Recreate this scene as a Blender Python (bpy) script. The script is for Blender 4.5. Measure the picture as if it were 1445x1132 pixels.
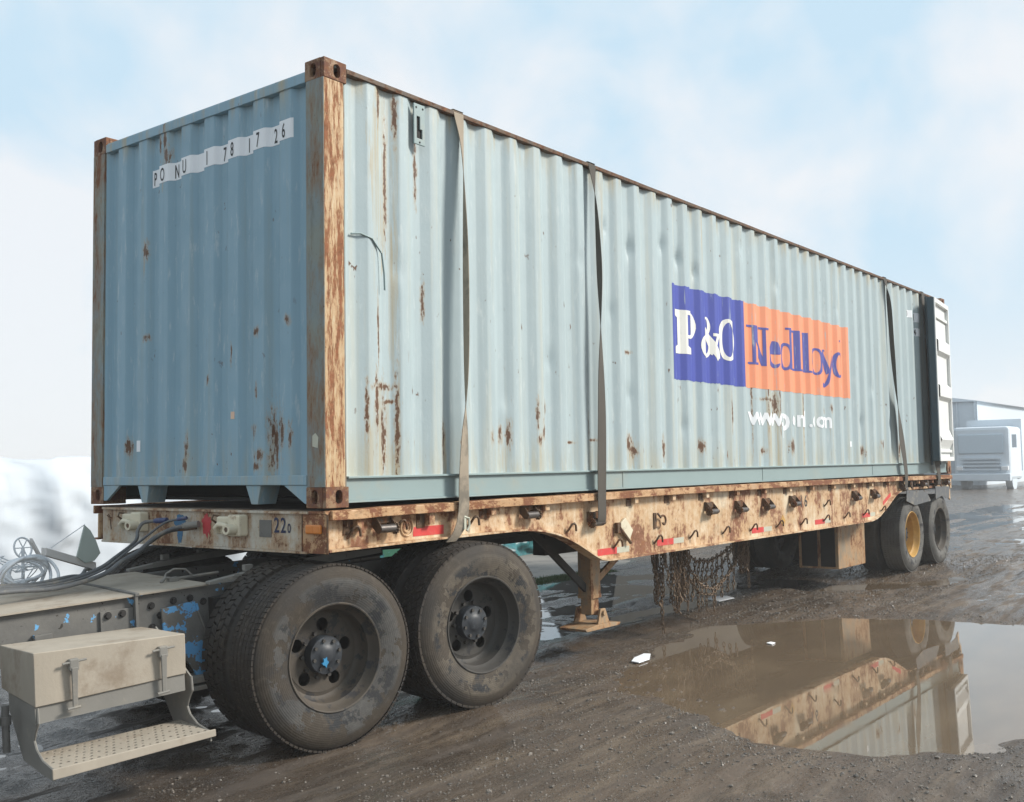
import bpy, bmesh, math, random
import numpy as np
from mathutils import Vector, Matrix
from mathutils.geometry import tessellate_polygon
random.seed(7); rng = np.random.default_rng(7)
for o in list(bpy.data.objects): bpy.data.objects.remove(o)
S = bpy.context.scene
C = bpy.data.collections.new('scene'); S.collection.children.link(C)
PI = math.pi; sin = math.sin; cos = math.cos

# ------------------------------------------------------------------ camera
cam = bpy.data.objects.new('camera', bpy.data.cameras.new('camera')); C.objects.link(cam)
cam.location = (-3.98649, -4.45411, 1.53572)
cam.rotation_euler = (1.632058, 0.015498, -0.906039)
cam.data.sensor_width = 36; cam.data.sensor_fit = 'HORIZONTAL'
cam.data.lens = 1478.88 * 36 / 1445
cam.data.clip_start = .05; cam.data.clip_end = 3000
S.camera = cam
# ------------------------------------------------------------------ world and sun
SUN_ELEV, SUN_AZ = math.radians(36), math.radians(-53)    # azimuth of the sun measured from +x towards +y
SUN_STRENGTH = 4.8; SKY = 0.1
w = bpy.data.worlds.new('World'); S.world = w; w.use_nodes = True
wt = w.node_tree; wt.nodes.clear()
out = wt.nodes.new('ShaderNodeOutputWorld'); bg = wt.nodes.new('ShaderNodeBackground')
sky = wt.nodes.new('ShaderNodeTexSky'); sky.sky_type = 'NISHITA'; sky.sun_disc = False
sky.sun_elevation = SUN_ELEV; sky.sun_rotation = math.radians(90) - SUN_AZ
tc = wt.nodes.new('ShaderNodeTexCoord')
nz = wt.nodes.new('ShaderNodeTexNoise'); nz.inputs['Scale'].default_value = 5.5; nz.inputs['Detail'].default_value = 5
nz.inputs['Roughness'].default_value = .48; nz.inputs['Distortion'].default_value = .25
cr = wt.nodes.new('ShaderNodeValToRGB')
cr.color_ramp.elements[0].position = .40; cr.color_ramp.elements[0].color = (0.12, 0.12, 0.12, 1)
cr.color_ramp.elements[1].position = .60; cr.color_ramp.elements[1].color = (1, 1, 1, 1)
cl = wt.nodes.new('ShaderNodeMix'); cl.data_type = 'RGBA'
cl.inputs[6].default_value = (5.9, 8.1, 9.7, 1); cl.inputs[7].default_value = (9.1, 9.5, 9.9, 1)
mx = wt.nodes.new('ShaderNodeMix'); mx.data_type = 'RGBA'; mx.inputs[0].default_value = .93
wt.links.new(tc.outputs['Generated'], nz.inputs['Vector']); wt.links.new(nz.outputs['Fac'], cr.inputs['Fac'])
sx = wt.nodes.new('ShaderNodeSeparateXYZ'); wt.links.new(tc.outputs['Generated'], sx.inputs[0])
hz = wt.nodes.new('ShaderNodeMapRange'); hz.interpolation_type = 'SMOOTHSTEP'; hz.inputs['From Min'].default_value = .0; hz.inputs['From Max'].default_value = .22
hz.inputs['To Min'].default_value = .80; hz.inputs['To Max'].default_value = 0; wt.links.new(sx.outputs[2], hz.inputs['Value'])
ad = wt.nodes.new('ShaderNodeMath'); ad.operation = 'ADD'; ad.use_clamp = True; wt.links.new(cr.outputs['Color'], ad.inputs[0]); wt.links.new(hz.outputs[0], ad.inputs[1]); wt.links.new(ad.outputs[0], cl.inputs[0])
wt.links.new(sky.outputs['Color'], mx.inputs[6]); wt.links.new(cl.outputs[2], mx.inputs[7])
wt.links.new(mx.outputs[2], bg.inputs['Color']); bg.inputs['Strength'].default_value = SKY
wt.links.new(bg.outputs[0], out.inputs['Surface'])
sun = bpy.data.objects.new('sun', bpy.data.lights.new('sun', 'SUN')); C.objects.link(sun)
sun.data.energy = SUN_STRENGTH; sun.data.angle = math.radians(14); sun.data.color = (1, .955, .88)
sd = Vector((cos(SUN_ELEV) * cos(SUN_AZ), cos(SUN_ELEV) * sin(SUN_AZ), sin(SUN_ELEV)))
sun.rotation_euler = sd.to_track_quat('Z', 'Y').to_euler()
S.view_settings.view_transform = 'Standard'; S.view_settings.look = 'None'
S.view_settings.exposure = 0.0; S.view_settings.gamma = 1; S.view_settings.use_curve_mapping = False
S.cycles.volume_bounces = 2; S.cycles.max_bounces = 6

# ------------------------------------------------------------------ material helpers
class NT:
    def __init__(s, name):
        s.m = bpy.data.materials.new(name); s.m.use_nodes = True; s.t = s.m.node_tree; s.t.nodes.clear()
        s.o = s.t.nodes.new('ShaderNodeOutputMaterial'); s.b = s.t.nodes.new('ShaderNodeBsdfPrincipled')
        s.t.links.new(s.b.outputs[0], s.o.inputs['Surface'])
        s.pos = s.t.nodes.new('ShaderNodeNewGeometry').outputs['Position']
        s.obj = s.t.nodes.new('ShaderNodeTexCoord').outputs['Object']
    def set(s, sock, v):
        if isinstance(v, bpy.types.NodeSocket): s.t.links.new(v, sock)
        elif isinstance(v, (tuple, list)) and len(v) == 3 and sock.type == 'RGBA': sock.default_value = (*v, 1)
        else: sock.default_value = v
    def scale(s, vec, sc):
        n = s.t.nodes.new('ShaderNodeVectorMath'); n.operation = 'MULTIPLY'; s.set(n.inputs[0], vec); s.set(n.inputs[1], tuple(sc)); return n.outputs[0]
    def noise(s, sc=5, detail=4, rough=.55, stretch=(1, 1, 1), vec=None, dist=0, off=(0, 0, 0)):
        v = s.scale(vec or s.pos, stretch)
        if any(off):
            n = s.t.nodes.new('ShaderNodeVectorMath'); n.operation = 'ADD'; s.set(n.inputs[0], v); s.set(n.inputs[1], tuple(off)); v = n.outputs[0]
        n = s.t.nodes.new('ShaderNodeTexNoise'); n.inputs['Scale'].default_value = sc; n.inputs['Detail'].default_value = detail
        n.inputs['Roughness'].default_value = rough; n.inputs['Distortion'].default_value = dist; s.set(n.inputs['Vector'], v); return n.outputs['Fac']
    def voro(s, sc=5, stretch=(1, 1, 1), feature='F1', out='Distance', vec=None):
        n = s.t.nodes.new('ShaderNodeTexVoronoi'); n.inputs['Scale'].default_value = sc; n.feature = feature
        s.set(n.inputs['Vector'], s.scale(vec or s.pos, stretch)); return n.outputs[out]
    def step(s, v, a, b, lo=0., hi=1.):
        n = s.t.nodes.new('ShaderNodeMapRange'); n.interpolation_type = 'SMOOTHSTEP'; s.set(n.inputs['Value'], v)
        s.set(n.inputs['From Min'], a); s.set(n.inputs['From Max'], b); s.set(n.inputs['To Min'], lo); s.set(n.inputs['To Max'], hi); return n.outputs[0]
    def math(s, op, a, b=0., c=None):
        n = s.t.nodes.new('ShaderNodeMath'); n.operation = op; s.set(n.inputs[0], a); s.set(n.inputs[1], b)
        if c is not None: s.set(n.inputs[2], c)
        return n.outputs[0]
    def mix(s, f, a, b):
        n = s.t.nodes.new('ShaderNodeMix'); n.data_type = 'RGBA'; s.set(n.inputs[0], f); s.set(n.inputs[6], a); s.set(n.inputs[7], b); return n.outputs[2]
    def xyz(s, v=None):
        n = s.t.nodes.new('ShaderNodeSeparateXYZ'); s.set(n.inputs[0], v or s.pos); return n.outputs
    def bump(s, h, strength=.3, dist=.01):
        n = s.t.nodes.new('ShaderNodeBump'); n.inputs['Strength'].default_value = strength; n.inputs['Distance'].default_value = dist
        s.set(n.inputs['Height'], h); s.t.links.new(n.outputs[0], s.b.inputs['Normal'])
    def spots(s, lst, wob, plane='xz'):
        """mask of hand-placed spots: (u, z, ru, rz); wob = noise socket that frays the edge"""
        a = s.xyz(); cu = a[0] if plane == 'xz' else a[1]; acc = None
        for (u, z, ru, rz) in lst:
            du = s.math('MULTIPLY', s.math('SUBTRACT', cu, u), 1 / ru); dz = s.math('MULTIPLY', s.math('SUBTRACT', a[2], z), 1 / rz)
            d = s.math('SQRT', s.math('ADD', s.math('MULTIPLY', du, du), s.math('MULTIPLY', dz, dz)))
            acc = d if acc is None else s.math('MINIMUM', acc, d)
        fray = s.math('ADD', acc, s.math('MULTIPLY', s.math('SUBTRACT', s.step(wob, .30, .70), .42), 1.6))
        return s.step(fray, 1.0, .75), s.step(fray, 1.9, .9)
    def fin(s, col, rough=.6, metal=0., spec=None):
        s.set(s.b.inputs['Base Color'], col); s.set(s.b.inputs['Roughness'], rough); s.set(s.b.inputs['Metallic'], metal)
        if spec is not None: s.b.inputs['Specular IOR Level'].default_value = spec
        return s.m

RUST = (.105, .050, .026); RUST2 = (.20, .095, .042); DARKRUST = (.040, .022, .015)
def rustcol(n): return n.mix(n.step(n.noise(40, 5, .7), .35, .65), RUST, n.mix(n.noise(9, 3), DARKRUST, RUST2))

def m_container(name, base, spots=(), stains=(), plane='xz', low=1.49, tint=(.55, .52, .40), dirt=.5):
    n = NT(name); x, y, z = n.xyz()
    c = n.mix(n.noise(1.3, 3), base, tuple(v * .86 for v in base))
    streak = n.noise(1, 5, .6, (9, 9, .35))
    c = n.mix(n.step(streak, .50, .75, 0, .42), c, tint)
    c = n.mix(n.math('MULTIPLY', n.step(n.noise(1, 3, .6, (26, 26, .25)), .48, .72), .25), c, tuple(v * .72 for v in base))
    # grime creeping up from the rail and down from the top
    lowm = n.math('MULTIPLY', n.step(z, low + .35, low, 0, 1), n.step(n.noise(3, 4, .6, (5, 5, .6)), .35, .7))
    c = n.mix(n.math('MULTIPLY', lowm, dirt), c, (.42, .36, .22))
    topm = n.math('MULTIPLY', n.step(z, 3.62, 3.86, 0, 1), n.step(n.noise(2.5, 4, .6, (5, 5, .5)), .45, .7))
    c = n.mix(n.math('MULTIPLY', topm, .7), c, (.42, .33, .17))
    # fine rust specks
    sp = n.math('MULTIPLY', n.step(n.noise(17, 4, .6, (1, 1, .55)), .675, .71), n.step(n.noise(1.7, 2, off=(3, 1, 7)), .45, .6))
    c = n.mix(sp, c, rustcol(n))
    chalk = n.step(n.noise(3, 6, .7, (8, 8, 1.5), off=(1, 1, 8)), .55, .70, 0, .30); c = n.mix(chalk, c, (.62, .66, .64))
    scr = n.step(n.noise(6, 4, .6, (7, 7, .8), off=(4, 2, 1)), .715, .74)
    c = n.mix(n.math('MULTIPLY', scr, n.step(z, 2.4, 1.6, .15, .9)), c, (.2, .09, .04))
    if stains:
        c = n.mix(n.math('MULTIPLY', n.spots(stains, n.noise(1, 5, .65, (26, 26, 1.4)), plane)[0], n.step(n.noise(1, 4, .6, (40, 40, 1)), .35, .7, .1, .62)), c, (.40, .30, .15))
    if spots:
        s1, s2 = n.spots(spots, n.noise(22, 6, .74, (2.2, 2.2, .8)), plane)
        c = n.mix(n.math('MULTIPLY', s2, .5), c, (.36, .24, .12)); c = n.mix(s1, c, rustcol(n))
    n.bump(n.math('ADD', n.noise(60, 3), n.math('MULTIPLY', n.noise(4, 3), 3)), .12, .006)
    return n.fin(c, n.step(n.noise(8, 3), .3, .7, .38, .6), spec=.4)
def m_rusty(name, paint, paint2, amount=.5, sc=4, stretch=(1, 1, .5), rust=None, bright=1.):
    n = NT(name)
    c = n.mix(n.step(n.noise(3, 4), .35, .65), paint, paint2)
    big = n.noise(sc, 7, .68, stretch, dist=.2)
    drip = n.noise(1.2, 5, .65, (9, 9, .8), off=(5, 5, 5))
    fine = n.noise(sc * 9, 6, .72, stretch, off=(9, 3, 1))
    tot = n.math('ADD', n.math('ADD', n.math('MULTIPLY', big, .52), n.math('MULTIPLY', drip, .25)), n.math('MULTIPLY', fine, .23))
    msk = n.step(tot, .545 - amount * .12, .605 - amount * .12)
    halo = n.step(tot, .44 - amount * .12, .57 - amount * .12)
    c = n.mix(n.math('MULTIPLY', halo, .75), c, (.47 * bright, .27 * bright, .125 * bright))
    c = n.mix(n.math('MULTIPLY', n.step(n.noise(sc * 2.2, 6, .7, stretch, off=(1, 8, 4)), .52, .72), .45), c, (.20 * bright, .15 * bright, .10 * bright))
    rc = n.mix(n.step(n.noise(34, 5, .7), .35, .68), rust or (.17, .065, .03), n.mix(n.noise(7, 3), (.06, .028, .018), (.33, .14, .055)))
    c = n.mix(msk, c, rc)
    c = n.mix(n.step(n.noise(50, 3, .6), .66, .72, 0, .8), c, (.09, .04, .02))
    n.bump(n.math('SUBTRACT', n.noise(70, 4), msk), .35, .003)
    return n.fin(c, n.mix(msk, (.5,) * 3, (.85,) * 3), spec=.3)
def m_plain(name, col, rough=.6, var=.25, sc=8, bump=.15, metal=0., dust=None, dustamt=.5, stretch=(1, 1, 1)):
    n = NT(name)
    c = n.mix(n.noise(sc, 5, .6, stretch), tuple(v * (1 - var) for v in col), tuple(min(1, v * (1 + var)) for v in col))
    if dust: c = n.mix(n.step(n.noise(sc * .7, 6, .7, off=(2, 9, 4)), .62 - dustamt * .3, .80 - dustamt * .3), c, dust)
    if bump: n.bump(n.noise(60, 4, .6), bump, .004)
    return n.fin(c, rough, metal)

PAINT_SIDE = (.40, .482, .50); PAINT_FRONT_SHADED = (.245, .395, .485)  # front: same paint as the side, its shade and lesser fading put in the colour
M = {}
side_spots = [(.42, 1.93, .015, .16), (.34, 1.86, .012, .14), (.50, 1.72, .022, .22), (.60, 1.78, .014, .26), (.48, 2.02, .07, .02), (.55, 1.93, .05, .012),
              (.44, 2.34, .012, .16), (.46, 3.75, .02, .12), (.60, 3.70, .015, .14), (.53, 3.3, .012, .3), (.85, 2.58, .012, .10), (.80, 3.45, .014, .14), (.80, 3.28, .012, .10),
              (1.03, 1.70, .02, .11), (1.19, 1.66, .01, .08), (1.62, 1.74, .02, .06), (1.70, 1.75, .02, .08), (1.50, 1.73, .012, .05), (2.02, 1.89, .014, .10), (2.10, 1.78, .02, .06),
              (2.13, 1.95, .02, .04), (2.04, 1.72, .018, .03), (2.45, 1.70, .05, .01), (2.75, 1.72, .05, .01), (2.71, 1.80, .008, .1), (3.28, 1.70, .05, .06), (3.34, 1.64, .04, .05), (3.28, 2.44, .06, .015),
              (5.98, 2.16, .20, .016), (6.12, 2.10, .05, .10), (5.92, 2.3, .012, .5), (6.20, 2.3, .012, .5), (5.58, 2.3, .01, .45), (6.80, 2.2, .01, .4), (7.42, 2.10, .04, .04), (7.63, 2.12, .045, .045),
              (5.1, 2.0, .012, .14), (4.5, 1.68, .04, .05), (5.8, 1.64, .06, .03), (6.5, 1.69, .05, .06), (8.6, 1.64, .05, .05), (9.1, 1.75, .02, .1), (9.3, 1.72, .05, .05), (10.0, 1.66, .02, .09), (3.85, 1.66, .02, .08)]
side_stains = [(.45, 1.66, .14, .34), (.46, 3.35, .09, .6), (.58, 2.9, .04, .9), (1.05, 1.62, .03, .2), (2.04, 1.62, .03, .2), (3.3, 1.58, .07, .14), (5.94, 1.8, .07, .6), (6.18, 1.85, .06, .5), (6.8, 1.8, .05, .5), (1.66, 1.6, .04, .2), (2.9, 3.6, .05, .3), (4.6, 3.6, .04, .4), (7.6, 1.8, .05, .3)]
front_spots = [(.62, 2.37, .02, .03), (.66, 1.77, .03, .04), (.38, 1.74, .016, .10), (.495, 1.71, .028, .15), (.47, 1.63, .012, .08), (.31, 1.72, .014, .07), (.62, 1.55, .04, .02), (1.32, 1.68, .02, .06), (1.34, 1.56, .02, .04), (.33, 2.41, .02, .025), (1.79, 2.43, .025, .02),
               (1.62, 3.72, .012, .07), (1.57, 3.74, .012, .10), (1.79, 3.02, .022, .05), (2.0, 1.7, .02, .05), (.62, 2.0, .01, .04), (.86, 2.24, .008, .05), (1.10, 2.1, .008, .03), (1.55, 3.62, .03, .05), (.6, 1.62, .03, .03), (.44, 1.78, .010, .10)]
front_stains = [(.50, 1.58, .05, .12), (1.80, 2.9, .012, .16), (1.33, 1.58, .02, .12), (1.57, 3.5, .03, .12), (1.66, 3.6, .02, .2)]
M['side'] = m_container('container_side_paint', PAINT_SIDE, side_spots, side_stains)
M['front'] = m_container('container_front_paint_shaded', PAINT_FRONT_SHADED, front_spots, front_stains, 'yz', 1.5, (.27, .31, .27), .35)
M['rail'] = m_plain('container_rail_paint', (.25, .325, .325), .5, .1, 2, dust=(.30, .32, .28), dustamt=.3)
M['post'] = m_rusty('post_rusted_cream', (.52, .44, .30), (.57, .48, .32), .58, 11, (2.0, 2.0, .28), rust=(.27, .105, .05))
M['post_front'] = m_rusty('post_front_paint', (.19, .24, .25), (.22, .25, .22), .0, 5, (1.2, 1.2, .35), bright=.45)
M['casting'] = m_rusty('casting_rust', (.30, .22, .16), (.20, .13, .10), .75, 12, (1, 1, 1), rust=(.13, .06, .045), bright=.6)
M['beam'] = m_rusty('trailer_beam_rusted_cream', (.62, .49, .33), (.70, .60, .45), .40, 2.4, (1, 1, .85), rust=(.25, .12, .075))
M['beamfront'] = m_rusty('trailer_front_beam_paint', (.52, .50, .44), (.44, .40, .32), .22, 4, (1, 1, .8), rust=(.14, .07, .045), bright=.75)
M['rub'] = m_rusty('rub_rail_rust', (.58, .40, .25), (.44, .29, .18), .70, 9, (.5, 1, 1), rust=(.20, .08, .045))
M['rust'] = m_rusty('rusted_iron', (.075, .055, .045), (.05, .038, .03), .5, 14, (1, 1, 1), rust=(.065, .032, .022), bright=.28)
M['dark'] = m_plain('dark_greasy_steel', (.022, .020, .019), .7, .3, 6, dust=(.06, .05, .04), dustamt=.3)
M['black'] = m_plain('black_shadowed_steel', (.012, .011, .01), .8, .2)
M['leg'] = m_rusty('landing_leg_paint', (.27, .225, .165), (.22, .18, .13), .35, 6, (1, 1, .5), rust=(.16, .075, .04))
M['chain'] = m_plain('rusty_chain_iron', (.15, .10, .062), .6, .5, 30, metal=.2)
M['drum'] = m_plain('worn_grey_drum', (.12, .105, .095), .35, .4, 25, metal=.6, dust=(.08, .05, .04), dustamt=.4)
M['strap'] = m_plain('faded_tan_webbing', (.30, .25, .19), .9, .3, 5, .3, stretch=(1, 1, .6), dust=(.16, .14, .11))
M['strapdark'] = m_plain('dark_brown_webbing', (.075, .066, .055), .9, .3, 6, .3, stretch=(1, 1, .6))
M['white'] = m_plain('white_vinyl', (.80, .82, .84), .45, .04, 5, .05)
M['blackprint'] = m_plain('black_print', (.012, .013, .016), .5, .1, bump=0)
M['navy'] = m_plain('navy_stencil_paint', (.012, .018, .06), .6, .3, 30, bump=0)
M['gasket'] = m_plain('door_teal_paint', (.016, .045, .062), .45, .3, 5, dust=(.02, .04, .05), dustamt=.4)
M['doorwhite'] = m_plain('white_door_lining', (.70, .71, .69), .5, .08, 3, .1, dust=(.50, .48, .43), dustamt=.2)
M['amber'] = m_plain('amber_lens', (.62, .20, .03), .3, .1, 30, .1)
M['reflred'] = m_plain('red_reflective_tape', (.55, .05, .045), .5, .25, 20, .1, dust=(.45, .2, .15), dustamt=.3)
M['reflwhite'] = m_plain('grey_reflective_tape', (.46, .46, .37), .5, .15, 20, .1)
M['yellow'] = m_plain('yellow_rim_paint', (.48, .27, .06), .55, .35, 14, dust=(.35, .2, .08), dustamt=.3)
M['bluepaint'] = m_plain('blue_spray_paint', (.05, .15, .27), .7, .4, 25)
M['redpaint'] = m_plain('red_spray_paint', (.42, .03, .035), .6, .3, 25)
M['bluerubber'] = m_plain('blue_coupling', (.03, .045, .13), .5, .3, 25, dust=(.15, .14, .14), dustamt=.3)
M['hose'] = m_plain('dusty_grey_hose', (.10, .105, .11), .7, .25, 12, dust=(.2, .18, .15), dustamt=.4)
M['beige'] = m_plain('dusty_beige_steel', (.35, .305, .245), .8, .22, 4, .25, dust=(.24, .19, .14), dustamt=.42, stretch=(2, 2, .6))
M['greysteel'] = m_plain('dusty_grey_steel', (.20, .19, .17), .75, .2, 5, .2, dust=(.32, .28, .22), dustamt=.3)
M['cream'] = m_plain('cream_chipped_casting', (.62, .56, .42), .6, .12, 10, .2, dust=(.22, .12, .06), dustamt=.22)
M['teal'] = m_plain('teal_tarpaulin', (.02, .14, .15), .4, .6, 4, .6, dust=(.01, .04, .05), dustamt=.5)
M['tarp'] = m_plain('white_tarpaulin', (.50, .54, .585), .7, .03, 2, .05)
M['plank'] = m_plain('weathered_timber', (.30, .22, .15), .8, .3, 5, stretch=(1, 6, 6))
M['fin'] = m_plain('sage_green_panel', (.16, .20, .15), .7, .1)
M['ghost'] = m_plain('haze_paled_paint', (.66, .73, .79), .9, .03)  # distant haze painted into this and the cladding colour
M['ghostdark'] = m_plain('haze_paled_cladding', (.60, .67, .73), .9, .05)
M['litter'] = m_plain('white_paper_litter', (.85, .87, .90), .6, .05)
M['wood'] = m_plain('deck_plank_wood', (.09, .07, .055), .85, .4, 5, stretch=(6, 1, 1))
# chassis with blue flecks
n = NT('chassis_dusty_blue_flecks')
c = n.mix(n.noise(7, 6, .65), (.07, .07, .07), (.20, .19, .17))
c = n.mix(n.step(n.noise(13, 4, .6, off=(8, 1, 2)), .655, .68), c, (.13, .36, .62)); c = n.mix(n.step(n.noise(30, 3), .66, .7), c, (.03, .025, .02))
n.bump(n.noise(50, 4), .3, .004); M['chassis'] = n.fin(c, .75)
n = NT('gusset_peeling_blue')
c = n.mix(n.noise(9, 6, .65), (.05, .05, .05), (.17, .16, .14))
c = n.mix(n.step(n.noise(9, 5, .65, off=(8, 6, 2)), .545, .57), c, (.09, .28, .52)); n.bump(n.noise(50, 4), .3, .004); M['gusset'] = n.fin(c, .7)
# decal paints with chips that let the steel colour through
def m_decal(name, col):
    n = NT(name); c = n.mix(n.noise(3, 4), tuple(v * .88 for v in col), tuple(min(1, v * 1.08) for v in col))
    c = n.mix(n.math('MULTIPLY', n.step(n.noise(2, 6, .7, (11, 11, .8)), .62, .66), .8), c, (.36, .42, .42))
    return n.fin(c, .5)
M['logoblue'] = m_decal('logo_blue_paint', (.050, .072, .36)); M['logoorange'] = m_decal('logo_orange_paint', (.80, .29, .15))
M['logowhite'] = m_decal('logo_white_paint', (.78, .77, .70)); M['logonavy'] = m_decal('logo_letter_blue', (.07, .08, .33))
# tyre rubber: mud in a ring on the sidewall, brown tread
def m_tyre(name, mud, amt, side=(.045, .040, .035), tread=(.026, .021, .017), seed=0):
    n = NT(name); x, y, z = n.xyz(n.obj)
    r = n.math('SQRT', n.math('ADD', n.math('MULTIPLY', x, x), n.math('MULTIPLY', z, z)))
    c = n.mix(n.noise(9, 5, .6, vec=n.obj), tread, tuple(v * 1.9 for v in tread))
    sw = n.step(r, .515, .490); brown = n.mix(n.noise(14, 5, .7, vec=n.obj), side, tuple(v * 1.9 for v in side))
    c = n.mix(sw, c, brown)
    ring = n.math('MULTIPLY', n.step(r, .455, .425), n.step(n.noise(4.5, 7, .62, vec=n.obj, off=(seed, 2, seed)), .55 - amt * .2, .565 - amt * .2))
    c = n.mix(ring, c, n.mix(n.noise(22, 6, .75, vec=n.obj), tuple(v * .35 for v in mud), tuple(v * 1.7 for v in mud)))
    dk = n.math('MULTIPLY', n.step(r, .44, .40), n.step(n.noise(6, 6, .7, vec=n.obj, off=(seed + 5, 0, 3)), .51, .57))
    c = n.mix(dk, c, (.03, .031, .033))
    crud = n.step(n.noise(24, 4, .7, vec=n.obj), .52, .7, 0, .5); c = n.mix(crud, c, (.10, .082, .063)); c = n.mix(n.step(n.noise(3, 3, .5, vec=n.obj, off=(seed, 6, 1)), .45, .65, 0, .5), c, (.035, .034, .034))
    n.bump(n.math('ADD', n.math('ADD', n.noise(55, 5, .7, vec=n.obj), ring), n.math('MULTIPLY', n.math('SINE', n.math('MULTIPLY', r, 520)), .12)), .45, .004)
    return n.fin(c, .78, spec=.25)
M['tyre_a'] = m_tyre('tyre_muddy', (.075, .072, .067), .28, (.036, .029, .022)); M['tyre_b'] = m_tyre('tyre_very_muddy', (.105, .088, .068), .55, (.044, .036, .028), seed=4)
M['tyre_t'] = m_tyre('trailer_tyre_grey', (.13, .125, .115), .4, (.085, .082, .075), seed=7); M['tyre_d'] = m_tyre('inner_tyre_dark', (.08, .07, .06), .3)
def m_rim(name, a, b, d):
    n = NT(name); c = n.mix(n.noise(6, 5, .6), a, b); c = n.mix(n.step(n.noise(9, 6, .7, off=(3, 3, 3)), .54, .62, 0, .85), c, d)
    n.bump(n.noise(60, 4), .3, .003); return n.fin(c, .7)
M['rim'] = m_rim('muddy_rim', (.095, .075, .055), (.045, .038, .03), (.022, .022, .025)); M['rimdark'] = m_rim('dark_rim', (.030, .028, .026), (.07, .062, .052), (.014, .014, .016))
M['hub'] = m_plain('dark_hub_blue_fleck', (.022, .026, .032), .5, .4, 30, .2, dust=(.08, .10, .12), dustamt=.2)
M['bluefleck'] = m_plain('bright_blue_paint', (.03, .22, .42), .5, .3, 30)

# ------------------------------------------------------------------ mesh helpers
class MB:
    def __init__(s): s.v = []; s.f = []
    def add(s, vs, fs):
        k = len(s.v); s.v += [tuple(v) for v in vs]; s.f += [tuple(i + k for i in f) for f in fs]; return s
    def box(s, a, b, M4=None):
        x0, y0, z0 = a; x1, y1, z1 = b
        vs = [Vector(p) for p in ((x0, y0, z0), (x1, y0, z0), (x1, y1, z0), (x0, y1, z0), (x0, y0, z1), (x1, y0, z1), (x1, y1, z1), (x0, y1, z1))]
        if M4: vs = [M4 @ v for v in vs]
        return s.add(vs, [(0, 3, 2, 1), (4, 5, 6, 7), (0, 1, 5, 4), (1, 2, 6, 5), (2, 3, 7, 6), (3, 0, 4, 7)])
    def hexa(s, p): return s.add(p, [(0, 3, 2, 1), (4, 5, 6, 7), (0, 1, 5, 4), (1, 2, 6, 5), (2, 3, 7, 6), (3, 0, 4, 7)])
    def cyl(s, p0, p1, r, n=14, r1=None):
        return s.tube([p0, p1], [r, r if r1 is None else r1], n)
    def tube(s, pts, r, n=8, closed=False):
        pts = [Vector(p) for p in pts]; m = len(pts); rs = r if isinstance(r, list) else [r] * m
        t = [(pts[(i + 1) % m] - pts[(i - 1) % m] if closed else pts[min(i + 1, m - 1)] - pts[max(i - 1, 0)]).normalized() for i in range(m)]
        up = Vector((0, 0, 1)) if abs(t[0].z) < .9 else Vector((1, 0, 0)); a = t[0].cross(up).normalized(); vs = []
        for i in range(m):
            a = (a - t[i] * a.dot(t[i])).normalized(); b = t[i].cross(a)
            for k in range(n): q = 2 * PI * k / n; vs.append(pts[i] + (a * cos(q) + b * sin(q)) * rs[i])
        fs = []
        for i in range(m if closed else m - 1):
            j = (i + 1) % m
            for k in range(n): l = (k + 1) % n; fs.append((i * n + k, i * n + l, j * n + l, j * n + k))
        if not closed: fs += [tuple(range(n))[::-1], tuple((m - 1) * n + k for k in range(n))]
        return s.add(vs, fs)
    def lathe(s, prof, c, n=64):   # profile of (radius, y), axis along y
        vs = []; m = len(prof)
        for i in range(n):
            q = 2 * PI * i / n
            for (r, y) in prof: vs.append((c[0] + r * cos(q), c[1] + y, c[2] + r * sin(q)))
        fs = [(i * m + j, ((i + 1) % n) * m + j, ((i + 1) % n) * m + j + 1, i * m + j + 1) for i in range(n) for j in range(m - 1)]
        return s.add(vs, fs)
    def prism(s, loops, mapf, thick):
        """loops: outline then holes, 2D; mapf(u, v, t) -> 3D; t from 0 to thick"""
        flat = [p for l in loops for p in l]; tris = tessellate_polygon([[Vector((p[0], p[1], 0)) for p in l] for l in loops]); n = len(flat)
        vs = [mapf(p[0], p[1], 0) for p in flat] + [mapf(p[0], p[1], thick) for p in flat]
        fs = [tuple(t) for t in tris] + [tuple(i + n for i in t[::-1]) for t in tris]; k = 0
        for l in loops:
            m = len(l)
            for i in range(m): j = (i + 1) % m; fs.append((k + i, k + j, n + k + j, n + k + i))
            k += m
        return s.add(vs, fs)
XZ = lambda y0: (lambda u, v, t: (u, y0 + t, v))
YZ = lambda x0: (lambda u, v, t: (x0 + t, u, v))
XY = lambda z0: (lambda u, v, t: (u, v, z0 + t))
def ell(cx, cy, rx, ry, n=20, a0=0): return [(cx + rx * cos(2 * PI * i / n + a0), cy + ry * sin(2 * PI * i / n + a0)) for i in range(n)]
def slot(cx, cy, rx, ry, n=8):
    r = min(rx, ry); o = []
    if ry > rx:
        for i in range(n + 1): o.append((cx + r * cos(PI * i / n), cy + ry - r + r * sin(PI * i / n)))
        for i in range(n + 1): o.append((cx - r * cos(PI * i / n), cy - ry + r - r * sin(PI * i / n)))
    else:
        for i in range(n + 1): o.append((cx + rx - r + r * sin(PI * i / n), cy - r * cos(PI * i / n)))
        for i in range(n + 1): o.append((cx - rx + r - r * sin(PI * i / n), cy + r * cos(PI * i / n)))
    return o
WL = {}
def tag(o, label=None, cat=None, group=None, kind=None):
    for k, v in (('label', label), ('category', cat), ('group', group), ('kind', kind)):
        if v: o[k] = v
    return o
def thing(name, loc, label, cat, group=None):
    o = bpy.data.objects.new(name, None); o.empty_display_size = .2; C.objects.link(o); o.location = loc; WL[o] = Vector(loc); return tag(o, label, cat, group)
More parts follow.
